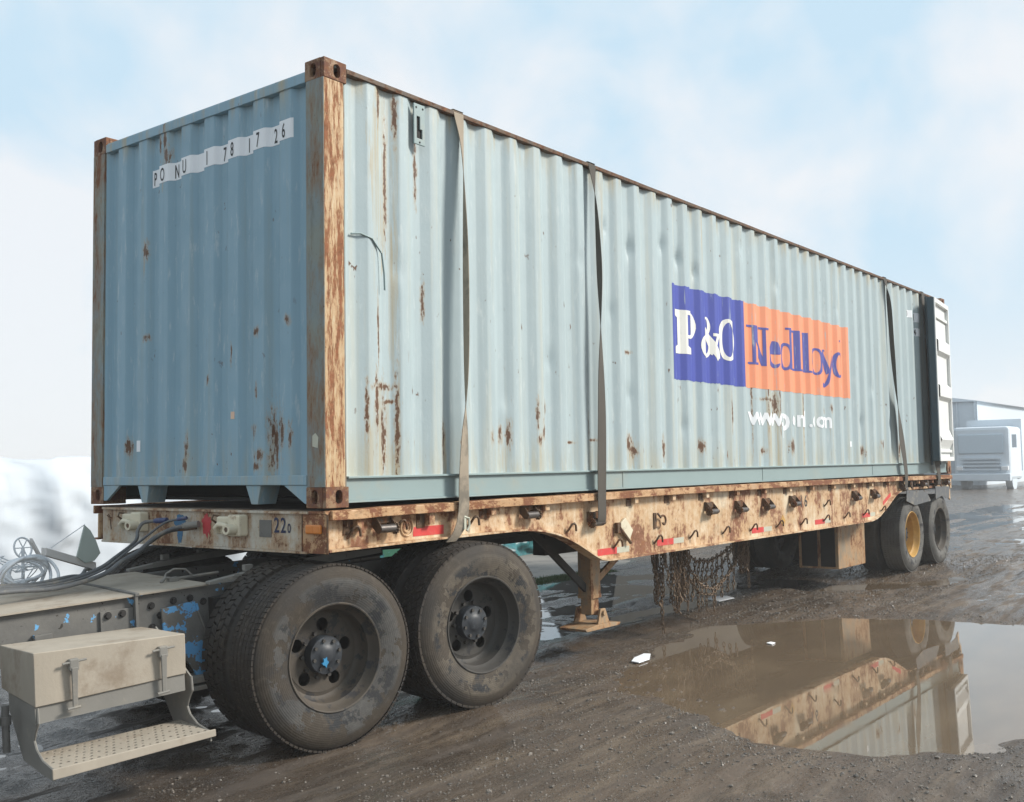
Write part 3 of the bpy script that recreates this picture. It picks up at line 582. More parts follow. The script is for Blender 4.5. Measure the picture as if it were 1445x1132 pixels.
# ---- print that follows the folds of the wall
def drape(name, polys, mat, parent, side=True, off=.002, z_jit=0., label=None):
    """polys: list of loops-lists in wall coordinates"""
    bm = bmesh.new(); cor = side_corS if side else front_corS
    for k, loops in enumerate(polys):
        flat = [p for l in loops for p in l]; tr = tessellate_polygon([[Vector((p[0], p[1], 0)) for p in l] for l in loops])
        vs = [bm.verts.new((p[0], p[1], 0)) for p in flat]; fl = []
        for t in tr:
            try: fl.append(bm.faces.new([vs[i] for i in t]))
            except ValueError: pass
        lay = k * .00025
        us = [v.co.x for v in vs]
        bk = (side_breaks if side else front_breaks)(min(us), max(us))
        geo = vs + fl + list({e for f in fl for e in f.edges})
        for b in soften(bk):
            if not min(us) < b < max(us): continue
            r = bmesh.ops.bisect_plane(bm, geom=geo, plane_co=(b, 0, 0), plane_no=(1, 0, 0), dist=1e-6)
            geo = list(set(x for x in geo if x.is_valid) | set(r['geom']))
        for v in {v for v in geo if isinstance(v, bmesh.types.BMVert) and v.is_valid}: v.co.z = -off - lay
    mb = MB(); bm.verts.ensure_lookup_table(); bm.verts.index_update()
    for v in bm.verts:
        d = cor(v.co.x) + v.co.z
        mb.v.append((v.co.x, d, v.co.y) if side else (d, v.co.x, v.co.y))
    mb.f = [tuple(v.index for v in f.verts) for f in bm.faces]; bm.free()
    pl = WL[parent]; me = bpy.data.meshes.new(name); me.from_pydata([tuple(Vector(v) - pl) for v in mb.v], [], mb.f)
    bm = bmesh.new(); bm.from_mesh(me)
    for f in bm.faces:
        if (f.normal.y if side else f.normal.x) > 0: f.normal_flip()
    bm.to_mesh(me); bm.free(); me.materials.append(mat)
    o = bpy.data.objects.new(name, me); C.objects.link(o); o.parent = parent; WL[o] = pl.copy()
    if label: o['label'] = label
    return o
def rect(a, b, c, d): return [[(a, b), (c, b), (c, d), (a, d)]]
def rag(a, b, c, d, j=.004):   # rectangle with slightly uneven painted edges
    r = random.Random(int(a * 1000)); n_ = int((c - a) / .04)
    bot = [(a + (c - a) * i / n_, b + r.uniform(-j, j)) for i in range(n_ + 1)]; top = [(c - (c - a) * i / n_, d + r.uniform(-j, j)) for i in range(n_ + 1)]
    return [bot + top]
e = part_empty('logo_panel', (6.1, 0, 2.68), cont)
def field(name, a, b, z0, z1, mat):
    r = random.Random(int(a * 1000)); us = sorted(set([a, b] + [v for v in soften(side_breaks(a - .05, b + .05)) if a < v < b] + [a + (b - a) * i / 50 for i in range(51)])); mb = MB()
    for u in us: d = side_corS(u) - .0015; mb.v += [(u, d, z0 + r.uniform(-.004, .004)), (u, d, z1 + r.uniform(-.004, .004))]
    mb.f = [(2 * i, 2 * i + 2, 2 * i + 3, 2 * i + 1) for i in range(len(us) - 1)]; return obj(name, mb, mat, e)
field('blue_field', 4.0, 5.40, 2.262, 3.10, M['logoblue']); field('orange_field', 5.402, 8.20, 2.262, 3.10, M['logoorange'])
def rib(path):        # path: (u, v, w) centreline with width -> outline
    P = [Vector((p[0], p[1])) for p in path]; l = []; r = []
    for i, p in enumerate(P):
        t = (P[min(i + 1, len(P) - 1)] - P[max(i - 1, 0)]).normalized(); n_ = Vector((-t.y, t.x)) * path[i][2] / 2; l.append(tuple(p + n_)); r.append(tuple(p - n_))
    return [l + r[::-1]]
def ring(cx, cy, rx, ry, tx, ty): return [ell(cx, cy, rx, ry, 32), ell(cx, cy, rx - tx, ry - ty, 24)[::-1]]
def sp(pts, n_=6):    # catmull-rom through (u, v, w)
    o = []; P = [pts[0]] + list(pts) + [pts[-1]]
    for i in range(1, len(P) - 2):
        for k in range(n_):
            t = k / n_; o.append(tuple(.5 * ((2 * P[i][j]) + (-P[i - 1][j] + P[i + 1][j]) * t + (2 * P[i - 1][j] - 5 * P[i][j] + 4 * P[i + 1][j] - P[i + 2][j]) * t * t + (-P[i - 1][j] + 3 * P[i][j] - 3 * P[i + 1][j] + P[i + 2][j]) * t ** 3) for j in range(3)))
    o.append(pts[-1]); return o
zb = 2.495
def let(name, polys, mat, dx=0, label=None): return drape('letter', [[[(u + dx, v) for u, v in l] for l in lp] for lp in polys], mat, e, off=.0035, label=label)
# P
let('P', [rect(4.135, zb + .03, 4.265, 2.88), [[(4.06, zb), (4.335, zb), (4.335, zb + .045), (4.265, zb + .075), (4.135, zb + .075), (4.06, zb + .045)]], [[(4.06, 2.885), (4.06, 2.845), (4.14, 2.81), (4.20, 2.81), (4.20, 2.885)]],
    [[(4.19, 2.885), (4.32, 2.885)] + [(4.33 + .135 * cos(a), 2.76 + .125 * sin(a)) for a in np.linspace(PI / 2, -PI / 2, 12)] + [(4.25, 2.635), (4.25, 2.665), (4.30, 2.665)] + [(4.315 + .055 * cos(a), 2.76 + .085 * sin(a)) for a in np.linspace(-PI / 2, PI / 2, 9)] + [(4.19, 2.85)]]], M['logowhite'])
# ampersand
let('&', [rib([(4.64, 2.76, .06), (4.70, 2.68, .085), (4.80, 2.57, .095), (4.86, 2.50, .09)]), [ell(4.675, 2.785, .068, .088, 24), ell(4.668, 2.79, .028, .062, 18)[::-1]], [ell(4.635, 2.595, .125, .105, 26), ell(4.655, 2.60, .055, .070, 18)[::-1]],
    rect(4.77, 2.70, 4.905, 2.728), rib([(4.845, 2.71, .045), (4.80, 2.62, .04), (4.74, 2.53, .035)]), [[(4.80, zb), (4.93, zb), (4.93, zb + .028), (4.88, zb + .05), (4.80, zb + .04)]]], M['logowhite'])
# O
let('O', [ring(5.075, 2.69, .165, .20, .082, .035)], M['logowhite'])
def slab(a, b, z, h=.022, s=1): return [[(a, z), (b, z), (b, z + h * s), (a, z + h * s)]]
Nv = M['logonavy']
# N (condensed serif)
let('N', [rect(5.60, zb + .01, 5.655, 2.875), [[(5.60, 2.885), (5.69, 2.885), (5.875, 2.56), (5.875, zb), (5.84, zb), (5.60, 2.80)]], rect(5.86, zb, 5.90, 2.875), slab(5.535, 5.72, zb), slab(5.52, 5.69, 2.863), slab(5.79, 5.96, 2.863)], Nv, .0)
def e_(x): return [[[(x + .03, 2.632), (x + .215, 2.632)] + [(x + .125 + .09 * cos(a), 2.64 + .125 * sin(a)) for a in np.linspace(0, PI, 12)] + [(x, 2.63)] + [(x + .125 + .125 * cos(a), 2.63 + .14 * sin(a)) for a in np.linspace(PI, PI * 1.78, 10)] + [(x + .20, 2.545), (x + .13, 2.525), (x + .075, 2.56), (x + .055, 2.632)]], [[(x + .165, 2.64), (x + .235, 2.64)] + [(x + .125 + .11 * cos(a), 2.645 + .125 * sin(a)) for a in np.linspace(0, PI / 1.6, 8)] + [(x + .11, 2.74), (x + .15, 2.72)]]]
let('e', e_(6.01), Nv)
def d_(x): return [[ell(x + .12, 2.63, .125, .145, 24), ell(x + .125, 2.63, .065, .115, 18)[::-1]], rect(x + .19, zb, x + .255, 2.94), slab(x + .13, x + .20, 2.915), slab(x + .25, x + .29, zb)]
let('d', d_(6.29), Nv)
let('l', [rect(6.66, zb, 6.76, 2.93), slab(6.61, 6.80, zb), slab(6.61, 6.66, 2.905)], Nv)
let('l', [rect(6.90, zb, 7.0, 2.93), slab(6.84, 7.07, zb), slab(6.86, 6.90, 2.905)], Nv)
let('o', [ring(7.24, 2.635, .165, .15, .085, .025)], Nv)
let('y', [rib([(7.44, 2.77, .075), (7.56, 2.52, .075)]), rib(sp([(7.69, 2.77, .035), (7.60, 2.56, .04), (7.54, 2.42, .045), (7.48, 2.375, .04), (7.45, 2.40, .05)])), slab(7.40, 7.51, 2.765), slab(7.65, 7.73, 2.765)], Nv)
let('d', [[ell(7.87, 2.635, .125, .15, 24), ell(7.885, 2.635, .065, .12, 18)[::-1]], rect(7.935, zb, 7.985, 2.93), slab(7.89, 7.935, 2.905)], Nv)
# web address
def text_drape(body, u0, z0, h, sx, mat, parent, side=True, rev=False, off=.003, slope=0., bold=.012):
    pts, fs = text_mb(body, h, sx, None, bold)
    bm = bmesh.new(); cor = side_corS if side else front_corS
    vs = [bm.verts.new(((u0 - p[0]) if rev else (u0 + p[0]), z0 + p[1] + slope * p[0], 0)) for p in pts]
    for f in fs:
        try: bm.faces.new([vs[i] for i in f])
        except ValueError: pass
    u = [v.co.x for v in vs]; bk = (side_breaks if side else front_breaks)(min(u), max(u))
    for b in soften(bk): bmesh.ops.bisect_plane(bm, geom=bm.verts[:] + bm.edges[:] + bm.faces[:], plane_co=(b, 0, 0), plane_no=(1, 0, 0), dist=1e-6)
    pl = WL[parent]; bm.verts.index_update()
    V = [Vector((v.co.x, cor(v.co.x) - off, v.co.y) if side else (cor(v.co.x) - off, v.co.x, v.co.y)) - pl for v in bm.verts]; F = [tuple(v.index for v in f.verts) for f in bm.faces]; bm.free()
    me = bpy.data.meshes.new('character'); me.from_pydata(V, [], F); me.materials.append(mat)
    o = bpy.data.objects.new('character', me); C.objects.link(o); o.parent = parent; WL[o] = pl.copy(); return o
e2 = part_empty('web_address', (6.4, 0, 1.98), cont)
for chx, u in zip('www.ponl.com', (5.50, 5.74, 5.98, 6.21, 6.29, 6.49, 6.68, 6.87, 6.98, 7.04, 7.22, 7.40)):
    text_drape(chx, u, 1.905, {'l': .17, '.': .03}.get(chx, .12), {'w': 1.35, 'm': 1.05, 'p': 1}.get(chx, 1.15), M['white'], e2, bold=.03) if chx != 'p' else text_drape(chx, u, 1.865, .165, .95, M['white'], e2, bold=.03)
# number plate on the front wall
e3 = part_empty('number_strip', (0, 1.0, 3.5), cont)
def strip(a, b): # a > b in y
    z = lambda y: 3.447 + (1.684 - y) * .029
    return [[(a, z(a)), (b, z(b)), (b, z(b) + .118), (a, z(a) + .118)]]
us = sorted(set([.283, 1.75] + [v for v in soften(front_breaks(.2, 1.75)) if .283 < v < 1.75])); mb = MB()
for u in us:
    z = 3.447 + (1.684 - u) * .029; mb.v += [(front_corS(u) - .0015, u, z), (front_corS(u) - .0015, u, z + .118)]
mb.f = [(2 * i, 2 * i + 2, 2 * i + 3, 2 * i + 1) for i in range(len(us) - 1)]; obj('white_strip', mb, M['white'], e3)
NUMS = [(c_, y_ + .024) for c_, y_ in (('P', 1.715), ('O', 1.596), ('N', 1.473), ('U', 1.345), ('1', 1.087), ('7', .957), ('8', .841), ('1', .703), ('7', .59), ('2', .461), ('6', .35))]
for ch, y in NUMS:
    text_drape(ch, y, 3.447 + (1.684 - y) * .029 + .014, .088, .50, M['blackprint'], e3, side=False, rev=True)
def stick(name, a, b, z0, z1, mat, label=None): drape(name, [[[(a, z0), (b, z0), (b, z1), (a, z1)]]], mat, cont, side=False, label=label)
stick('sticker', 1.895, 1.835, 1.665, 1.74, M['white'], 'white square sticker low on the front wall')
M['peach'] = m_plain('peach_sticker', (.72, .50, .36), .6, .05)
stick('sticker', .862, .825, 1.845, 1.89, M['peach'], 'small peach sticker on the front wall')
mb = MB(); mb.prism([[(.105, 1.66), (.06, 1.65), (.055, 1.71), (.08, 1.735), (.105, 1.72)]], YZ(-.002), .0015); obj('sticker', mb, M['reflwhite'], cont, label='torn grey sticker low on the corner post')
drape('sticker', [rect(8.135, 1.69, 8.185, 1.755)], M['white'], cont, label='small white sticker low on the side wall')
for u0, z0, ww, hh, tx in ((10.43, 3.47, .22, .10, 'O'), (10.70, 3.43, .26, .13, '11'), (10.76, 3.235, .22, .11, '4')):
    ee = drape('number_patch', [rect(u0, z0, u0 + ww, z0 + hh)], M['white'], cont); text_drape(tx, u0 + .05, z0 + .012, hh * .78, .9, M['blackprint'], ee)

# ================================================================== STRAPS over the container
def strap(name, pts, mat, label, group='ratchet straps over the container'):
    """pts: (x, y, z, half width, twist angle about the vertical)"""
    P = sp5(pts); mb = MB(); t = .0022
    for i, p in enumerate(P):
        c = Vector(p[:3]); a = Vector((cos(p[4]), sin(p[4]), 0)) * p[3]; n_ = Vector((-sin(p[4]), cos(p[4]), 0)) * t
        if p[2] > 3.87: n_ = Vector((0, 0, t))
        mb.v += [tuple(c - a - n_), tuple(c + a - n_), tuple(c + a + n_), tuple(c - a + n_)]
    for i in range(len(P) - 1):
        k = i * 4; mb.f += [(k, k + 4, k + 5, k + 1), (k + 1, k + 5, k + 6, k + 2), (k + 2, k + 6, k + 7, k + 3), (k + 3, k + 7, k + 4, k)]
    mb.f += [(0, 1, 2, 3), tuple(len(mb.v) - 4 + q for q in range(4))]
    o = obj(name, mb, mat, smooth=50); return tag(o, label, 'strap', group)
def sp5(pts, n_=8):
    o = []; P = [pts[0]] + list(pts) + [pts[-1]]
    for i in range(1, len(P) - 2):
        for k in range(n_):
            t = k / n_; o.append(tuple(.5 * ((2 * P[i][j]) + (-P[i - 1][j] + P[i + 1][j]) * t + (2 * P[i - 1][j] - 5 * P[i][j] + 4 * P[i + 1][j] - P[i + 2][j]) * t * t + (-P[i - 1][j] + 3 * P[i][j] - 3 * P[i + 1][j] + P[i + 2][j]) * t ** 3) for j in range(5)))
    o.append(pts[-1]); return o
over = lambda x: [(x, W + .03, 1.35, .05, 0), (x, W + .015, 3.7, .05, 0), (x, W + .004, 3.876, .05, 0), (x, W - .03, 3.892, .05, 0), (x, W / 2, 3.892, .05, 0), (x, .10, 3.886, .05, 0), (x, .04, 3.880, .05, 0), (x, .004, 3.8775, .05, 0), (x, -.004, 3.86, .05, 0)]
strap('ratchet_strap', over(1.177)[:-1] + [(1.177, -.008, 3.82, .042, 0), (1.18, -.03, 3.6, .03, .5), (1.172, -.05, 3.2, .035, 1.0), (1.165, -.06, 2.8, .04, 1.2), (1.155, -.065, 2.3, .040, 1.15), (1.145, -.065, 2.0, .042, .85), (1.135, -.06, 1.75, .05, .35), (1.13, -.05, 1.45, .052, .1), (1.13, -.045, 1.25, .050, 0), (1.10, -.03, 1.13, .048, 0), (1.055, .0, 1.055, .046, 0)],
      M['strap'], 'faded tan strap nearest the front of the container, twisted edge-on halfway down', 'strap')
strap('ratchet_strap', over(2.76)[:-1] + [(2.76, -.008, 3.82, .042, 0), (2.77, -.03, 3.5, .03, .9), (2.765, -.05, 3.1, .035, 1.2), (2.755, -.06, 2.7, .05, .7), (2.745, -.062, 2.3, .062, .3), (2.745, -.06, 1.9, .062, .1), (2.745, -.05, 1.5, .058, 0), (2.745, -.045, 1.3, .055, 0), (2.745, -.042, 1.13, .055, 0), (2.745, -.02, 1.075, .055, 0)],
      M['strapdark'], 'dark grey strap second from the front, wound on a winch')
strap('ratchet_strap', over(9.56)[:-1] + [(9.56, -.008, 3.82, .05, 0), (9.60, -.03, 3.5, .035, 1.2), (9.64, -.035, 3.0, .035, 1.2), (9.70, -.04, 2.5, .05, .6), (9.78, -.045, 2.1, .08, .2), (9.85, -.045, 1.8, .09, 0), (9.93, -.05, 1.5, .07, 0), (9.98, -.045, 1.3, .06, 0), (10.0, -.03, 1.16, .05, 0)],
      M['strapdark'], 'brown strap right of the orange logo panel, slack and turned edge-on near the top')
strap('ratchet_strap', over(11.12)[:-1] + [(11.12, -.008, 3.82, .06, 0), (11.16, -.03, 3.4, .12, .0), (11.15, -.05, 3.0, .15, 0), (11.18, -.055, 2.5, .16, 0), (11.22, -.06, 2.0, .16, 0), (11.28, -.055, 1.6, .14, 0), (11.42, -.045, 1.3, .07, 0), (11.45, -.03, 1.18, .05, 0)],
      M['strapdark'], 'dark strap nearest the open white door at the rear of the container')
# ================================================================== FLATBED TRAILER
tr = thing('flatbed_trailer', (6, 1.2, 0), 'long rusty cream flatbed trailer carrying the blue container, winches and hooks along its side beam', 'trailer')
camb = lambda x: .028 * sin(min(max(x / 12.0, 0), 1) * PI) ** .7
# deck planks crosswise, joined to boards one by one
k = 0
mbp = []
for i in range(40):
    x0 = .10 + i * .30; mb = MB(); mb.box((x0, .06, 1.262), (x0 + .292, W - .06, 1.2945)); mbp.append(mb)
pm = None
for i, mb in enumerate(mbp):
    o = obj('deck_plank', mb, M['wood'], tr)
# contour of the side beam
BOT = [(.03, 1.075), (.8, 1.088), (1.70, 1.093), (1.85, 1.091), (1.97, 1.082), (2.08, 1.068), (2.2, 1.045), (2.34, 1.008), (2.48, .955), (2.61, .897), (2.71, .85), (2.80, .815), (2.90, .798), (3.1, .795), (5, .799), (8.60, .799), (8.80, .802), (8.95, .82), (9.08, .85), (9.40, .965), (9.62, 1.055), (9.75, 1.10), (9.95, 1.135), (10.05, 1.14)]
def botz(x):
    for (a, b), (c_, d) in zip(BOT, BOT[1:]):
        if a <= x <= c_: return b + (d - b) * (x - a) / (c_ - a)
    return 1.14
for side in (0, 1):
    yw = .05 if side == 0 else W - .06
    top = [(x, 1.245 + camb(x)) for x in np.linspace(10.05, .03, 30)]
    mb = MB(); mb.prism([BOT + top], XZ(yw), .010); obj('side_beam', mb, M['beam'], tr)
    mb = MB(); y0, y1 = (.0, .0495) if side == 0 else (W - .0495, W)
    m = len(BOT)
    for (x, z) in BOT: mb.v += [(x, y0, z - .013), (x, y1 + (.06 if side == 0 else 0), z - .013), (x, y1 + (.06 if side == 0 else 0), z - .0005), (x, y0, z - .0005)]
    for i in range(m - 1):
        k = 4 * i; mb.f += [(k + a, k + 4 + a, k + 4 + b, k + b) for a, b in ((0, 1), (1, 2), (2, 3), (3, 0))]
    mb.f += [(0, 1, 2, 3), (4 * m - 4, 4 * m - 3, 4 * m - 2, 4 * m - 1)]
    obj('bottom_flange', mb, M['beam'], tr)
    yr = (-.022, .0) if side == 0 else (W, W + .022)
    mb = MB(); xs = np.linspace(.035, 12.15, 60); r = random.Random(2)
    for i, x in enumerate(xs):
        dz = camb(x) + r.uniform(-.0025, .0025); dy = r.uniform(-.002, .002); z0, z1 = 1.238 + dz, 1.296 + dz
        mb.v += [(x, yr[0] + dy, z0), (x, yr[1] + .05 * (1 - side), z0), (x, yr[1] + .05 * (1 - side), z1), (x, yr[0] + dy, z1 - .004)]
    for i in range(len(xs) - 1):
        k = 4 * i; mb.f += [(k + a, k + 4 + a, k + 4 + b, k + b) for a, b in ((0, 1), (1, 2), (2, 3), (3, 0))]
    mb.f += [(0, 1, 2, 3), tuple(len(mb.v) - 4 + q for q in range(4))]
    obj('rub_rail', mb, M['rub'], tr, bevel=.004)
    mb = MB(); mb.box((10.052, yw - .02, 1.125), (12.15, yw + .04, 1.155)); obj('rear_chord', mb, M['beam'], tr, bevel=.003)
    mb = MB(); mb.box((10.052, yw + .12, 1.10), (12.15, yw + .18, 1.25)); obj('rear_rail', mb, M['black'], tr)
# rear bolster
mb = MB(); mb.box((12.14, .01, 1.10), (12.20, W - .01, 1.30)); obj('rear_bolster', mb, M['beam'], tr, bevel=.004)
mb = MB(); mb.prism([[(12.05, 1.10), (12.19, 1.10), (12.19, .93), (12.10, .98)]], XZ(.03), .02); obj('bumper_bracket', mb, M['beam'], tr)
# front beam: broad plate with rounded far corner and a darker corner plate at the near end
def fbeam(y0, y1, z0, z1, x0, th_): return (min(x0, x0 + th_), y0, z0), (max(x0, x0 + th_), y1, z1)
mb = MB(); zb0, zt0 = 1.064, 1.276
arc = [(.02, .148), (.02, 2.28)] + [(.02 + .09 * (1 - cos(a)), 2.28 + .09 * sin(a)) for a in np.linspace(.2, PI / 2, 6)]
inn = [(x + .012, y - (.006 if i > 1 else 0)) for i, (x, y) in enumerate(arc)]
mb.prism([arc + inn[::-1]], XY(zb0), zt0 - zb0); obj('front_beam', mb, M['beamfront'], tr, smooth=30)
mb = MB(); mb.prism([[(-.004, .146), (.0, 2.29), (.05, 2.37), (.16, 2.40), (.16, .146)]], XY(zt0 + .0005), .014); mb.prism([[(.0, .16), (.0, 2.29), (.05, 2.36), (.13, 2.37), (.13, .16)]], XY(zb0 - .0125), .012); obj('front_beam_lip', mb, M['beamfront'], tr)
mb = MB(); mb.box((.006, -.006, 1.055), (.018, .20, 1.278)); mb.box((.0, .0, 1.2785), (.10, .1455, 1.2935)); obj('corner_plate', mb, M['rub'], tr, bevel=.003)
for yy_ in (.203, -.008): mb = MB(); mb.cyl((.008, yy_, 1.06), (.008, yy_, 1.275), .006, 6); obj('weld_seam', mb, M['rust'], tr)
mb = MB(); mb.box((-.016, .030, 1.165), (.0055, .158, 1.218)); A = obj('marker_light', mb, M['amber'], tr, bevel=.010, seg=3, label='amber marker light'); 
mb = MB(); mb.box((-.0175, .092, 1.171), (-.0155, .097, 1.212)); obj('lens_rib', mb, M['amber'], A)
# paint marks on the front beam
def splash(cy, cz, ry, rz, mat, name, seed):
    r = random.Random(seed); P = []
    for i in range(26):
        a = 2 * PI * i / 26; q = r.uniform(.75, 1.15) * (1.25 if sin(a) < -.6 and r.random() < .5 else 1); P.append((cy + ry * q * cos(a), cz + rz * q * sin(a)))
    mb = MB(); mb.prism([P], YZ(.0178), .0018); obj(name, mb, mat, tr)
splash(1.118, 1.198, .048, .066, M['redpaint'], 'red_paint_mark', 1); splash(1.395, 1.205, .062, .05, M['bluepaint'], 'blue_paint_mark', 2); splash(1.40, 1.13, .03, .05, M['bluepaint'], 'blue_paint_mark', 3)
mb = MB(); mb.box((.0165, .49, 1.135), (.0195, .60, 1.235)); obj('dark_patch', mb, M['chassis'], tr)
def flat_text(body, org, ux, h, sx, mat, parent, name, normal_off=(0, 0, 0)):
    pts, fs = text_mb(body, h, sx, None); mb = MB(); o = Vector(org); ux = Vector(ux); mb.add([o + ux * p[0] + Vector((0, 0, 1)) * p[1] + Vector(normal_off) for p in pts], fs); return obj(name, mb, mat, parent)
for ch, y, z, h in (('2', .465, 1.165, .088), ('2', .405, 1.165, .088), ('0', .345, 1.165, .055)):
    flat_text(ch, (.0165, y, z), (0, -1, 0), h, .8, M['navy'], tr, 'character')
flat_text('1', (.0485, 6.70, 1.055), (1, 0, 0), .11, .8, M['blackprint'], tr, 'character'); flat_text('6', (.0485, 0, 0), (1, 0, 0), .01, .8, M['blackprint'], tr, 'character') if False else None
for ch, x in (('1', 6.745), ('6', 6.84)): flat_text(ch, (x, .0482, 1.045), (1, 0, 0), .125, .9, M['blackprint'], tr, 'character')
# twist-lock style tie points on the front beam
def tie(y, open_):
    e = part_empty('tie_anchor', (.02, y, 1.19), tr); n0 = len(list(C.objects))
    mb = MB(); mb.box((-.012, y + .005, 1.155), (.0195, y + .095, 1.235)); mb.box((-.035, y - .075, 1.150), (.0195, y + .0, 1.245)); obj('plate', mb, M['cream'], e, bevel=.008, seg=2)
    mb = MB(); mb.tube([(-.012, y + .08, 1.165), (-.03, y + .08, 1.185), (-.03, y + .06, 1.20), (-.03, y + .03, 1.20), (-.03, y + .0, 1.19)], .012, 8); obj('bolt_handle', mb, M['cream'], e, smooth=50)
    mb = MB(); mb.lathe([(.012, 0), (.022, 0), (.024, .006), (.024, .045), (.012, .045), (.012, 0)], (0, 0, 0), 16)
    mb.v = [(-.082 + b, y - .045 + a, 1.182 + c_) for a, b, c_ in mb.v]; obj('socket', mb, M['cream'], e, smooth=40)
    mb = MB(); mb.cyl((-.036, y - .045, 1.182), (-.079, y - .045, 1.182), .0115, 10); obj('socket_core', mb, M['rust'], e)
    mb = MB(); mb.tube([(.01, y + .10, 1.235), (-.01, y + .115, 1.24), (-.01, y + .125, 1.22), (.01, y + .12, 1.205)], .005, 6); obj('loop', mb, M['rust'], e, smooth=50)
tie(1.86, 0); tie(.82, 1)
for o in list(C.objects):
    if o.name.startswith('tie_anchor'): o.scale = (1.3, 1.55, 1.35)
mb = MB(); mb.tube([(.018, 2.19, 1.215), (-.01, 2.205, 1.235), (-.012, 2.18, 1.245), (-.008, 2.165, 1.20), (-.005, 2.16, 1.14)], .004, 6); obj('wire_loop', mb, M['rust'], tr, smooth=50)
# winches, hooks, stake pockets, tape
def winch(x, z, big=False, gear=True):
    e = part_empty('winch', (x, .0, z), tr); L2 = .062; h = .055
    for s in (-1, 1):
        mb = MB(); mb.prism([[(.05, z + h + .02), (.03, z + h + .02), (-.02, z + .018), (-.030, z - .012), (-.012, z - .038), (.01, z - .036), (.05, z + .0)]], YZ(x + s * L2 - .003), .006); obj('cheek_plate', mb, M['rust'], e, bevel=.002)
    mb = MB(); mb.cyl((x - L2, -.008, z - .012), (x + L2, -.008, z - .012), .026, 14); obj('drum', mb, M['drum'], e, smooth=40)
    mb = MB(); G_ = [((.040 if k % 2 else .032) * cos(a), (.040 if k % 2 else .032) * sin(a)) for k, a in enumerate(np.linspace(0, 2 * PI, 25)[:-1])]
    mb.prism([G_] + [ell(.022 * cos(a), .022 * sin(a), .0055, .0055, 8)[::-1] for a in np.arange(6) * PI / 3] + [ell(0, 0, .009, .009, 8)[::-1]], lambda u, v, t: (u, t, v), .012)
    xg = x - L2 - .02 if gear else x + L2 + .006
    V = mb.v; mb.v = [(xg + b, -.008 + a, z - .012 + c_) for a, b, c_ in V]; obj('ratchet_wheel', mb, M['rust'], e, bevel=.002)
    mb = MB(); mb.cyl((x + L2, -.008, z - .012), (x + L2 + .035, -.008, z - .012), .017, 10); obj('winch_head', mb, M['rust'], e, smooth=40)
    mb = MB(); mb.box((x - L2, .02, z + .02), (x + L2, .049, z + .07)); obj('back_plate', mb, M['rust'], e)
    mb = MB(); mb.box((x - .05, .047, z - .13), (x + .05, .0495, z + .05)) 
for x, z, b, gr in ((.47, 1.185, True, False), (1.90, 1.198, True, False), (2.735, 1.10, False, True), (4.63, 1.102, False, True), (5.24, 1.092, False, True), (5.85, 1.095, False, True), (6.50, 1.10, False, True), (8.31, 1.098, False, True), (8.94, 1.10, False, True), (10.02, 1.16, False, True), (10.85, 1.20, False, True), (11.45, 1.20, False, True), (11.95, 1.20, False, True)):
    winch(x, z, b, gr)
hk = None
for i, (x, z) in enumerate([(.235, 1.165), (.62, 1.182), (1.303, 1.171), (2.422, 1.066), (3.059, .908), (3.685, .901), (4.299, .905), (4.928, .906), (5.515, .899), (6.126, .901), (6.74, .891), (7.408, 1.061), (7.373, .898), (7.996, .9), (8.626, .904), (9.232, .921)]):
    mb = MB(); mb.tube([(x - .028, .046, z - .035), (x - .025, .02, z - .005), (x - .012, .004, z + .028), (x + .006, -.004, z + .034), (x + .022, -.006, z + .018), (x + .030, -.004, z - .025)], .0085, 7); obj('rope_hook', mb, M['rust'], tr, smooth=60)
for i in range(20):
    x = .27 + .612 * i + (0 if i else .0); zc = 1.229 + camb(x) * .3
    if i in (4,): continue
    mb = MB(); z0 = 1.190 if x > 1 else 1.165; y0 = .004
    mb.box((x - .022, .004, z0 + camb(x)), (x + .03, .0495, 1.2375 + camb(x))); obj('stake_pocket', mb, M['beam'], tr, bevel=.003)
    mb = MB(); mb.box((x - .095, .044, z0 - .02 + camb(x)), (x - .0225, .0495, 1.2375 + camb(x))); mb.box((x - .095, .012, z0 + .03 + camb(x)), (x - .089, .0435, 1.2375 + camb(x))); obj('pocket_recess', mb, M['rust'], tr)
def tape(x0, z0, x1, z1, hgt, mat):
    mb = MB(); mb.prism([[(x0, z0 - hgt / 2), (x1, z1 - hgt / 2), (x1, z1 + hgt / 2), (x0, z0 + hgt / 2)]], XZ(.0478), .0018); obj('reflective_tape', mb, mat, tr, label='red reflective tape' if mat is M['reflred'] else 'grey reflective tape')
for x0, x1, xe, z in ((2.81, 3.085, 3.27, .853), (3.715, 3.99, 4.17, .866), (5.53, 5.80, 5.99, .861), (7.11, 7.39, 7.56, .862), (8.57, 8.84, 9.02, .867)):
    tape(x0, z, x1, z, .052, M['reflred']); tape(x1 + .001, z, xe, z, .046, M['reflwhite'])
tape(.757, 1.135, 1.04, 1.135, .058, M['reflred']); tape(9.32, .985, 9.62, 1.09, .05, M['reflred'])
mb = MB(); mb.tube([(.70 + .052 * cos(a), .045, 1.165 + .052 * sin(a)) for a in np.linspace(0, 2 * PI, 25)[:-1]], .005, 6, True); mb.tube([(.70 + .030 * cos(a), .045, 1.165 + .030 * sin(a)) for a in np.linspace(0, 2 * PI, 21)[:-1]], .003, 6, True); obj('light_ring', mb, M['beam'], tr, smooth=50)
mb = MB(); mb.prism([[(3.10, 1.05), (3.19, 1.105), (3.30, 1.00), (3.24, .915), (3.10, 1.02)]], XZ(.025), .02); LT = obj('latch_plate', mb, M['cream'], tr, bevel=.004)
mb = MB(); mb.box((3.055, .015, .99), (3.105, .045, 1.07)); mb.cyl((3.09, .02, 1.03), (3.25, .02, .90), .013, 8); obj('latch_bar', mb, M['rust'], LT)
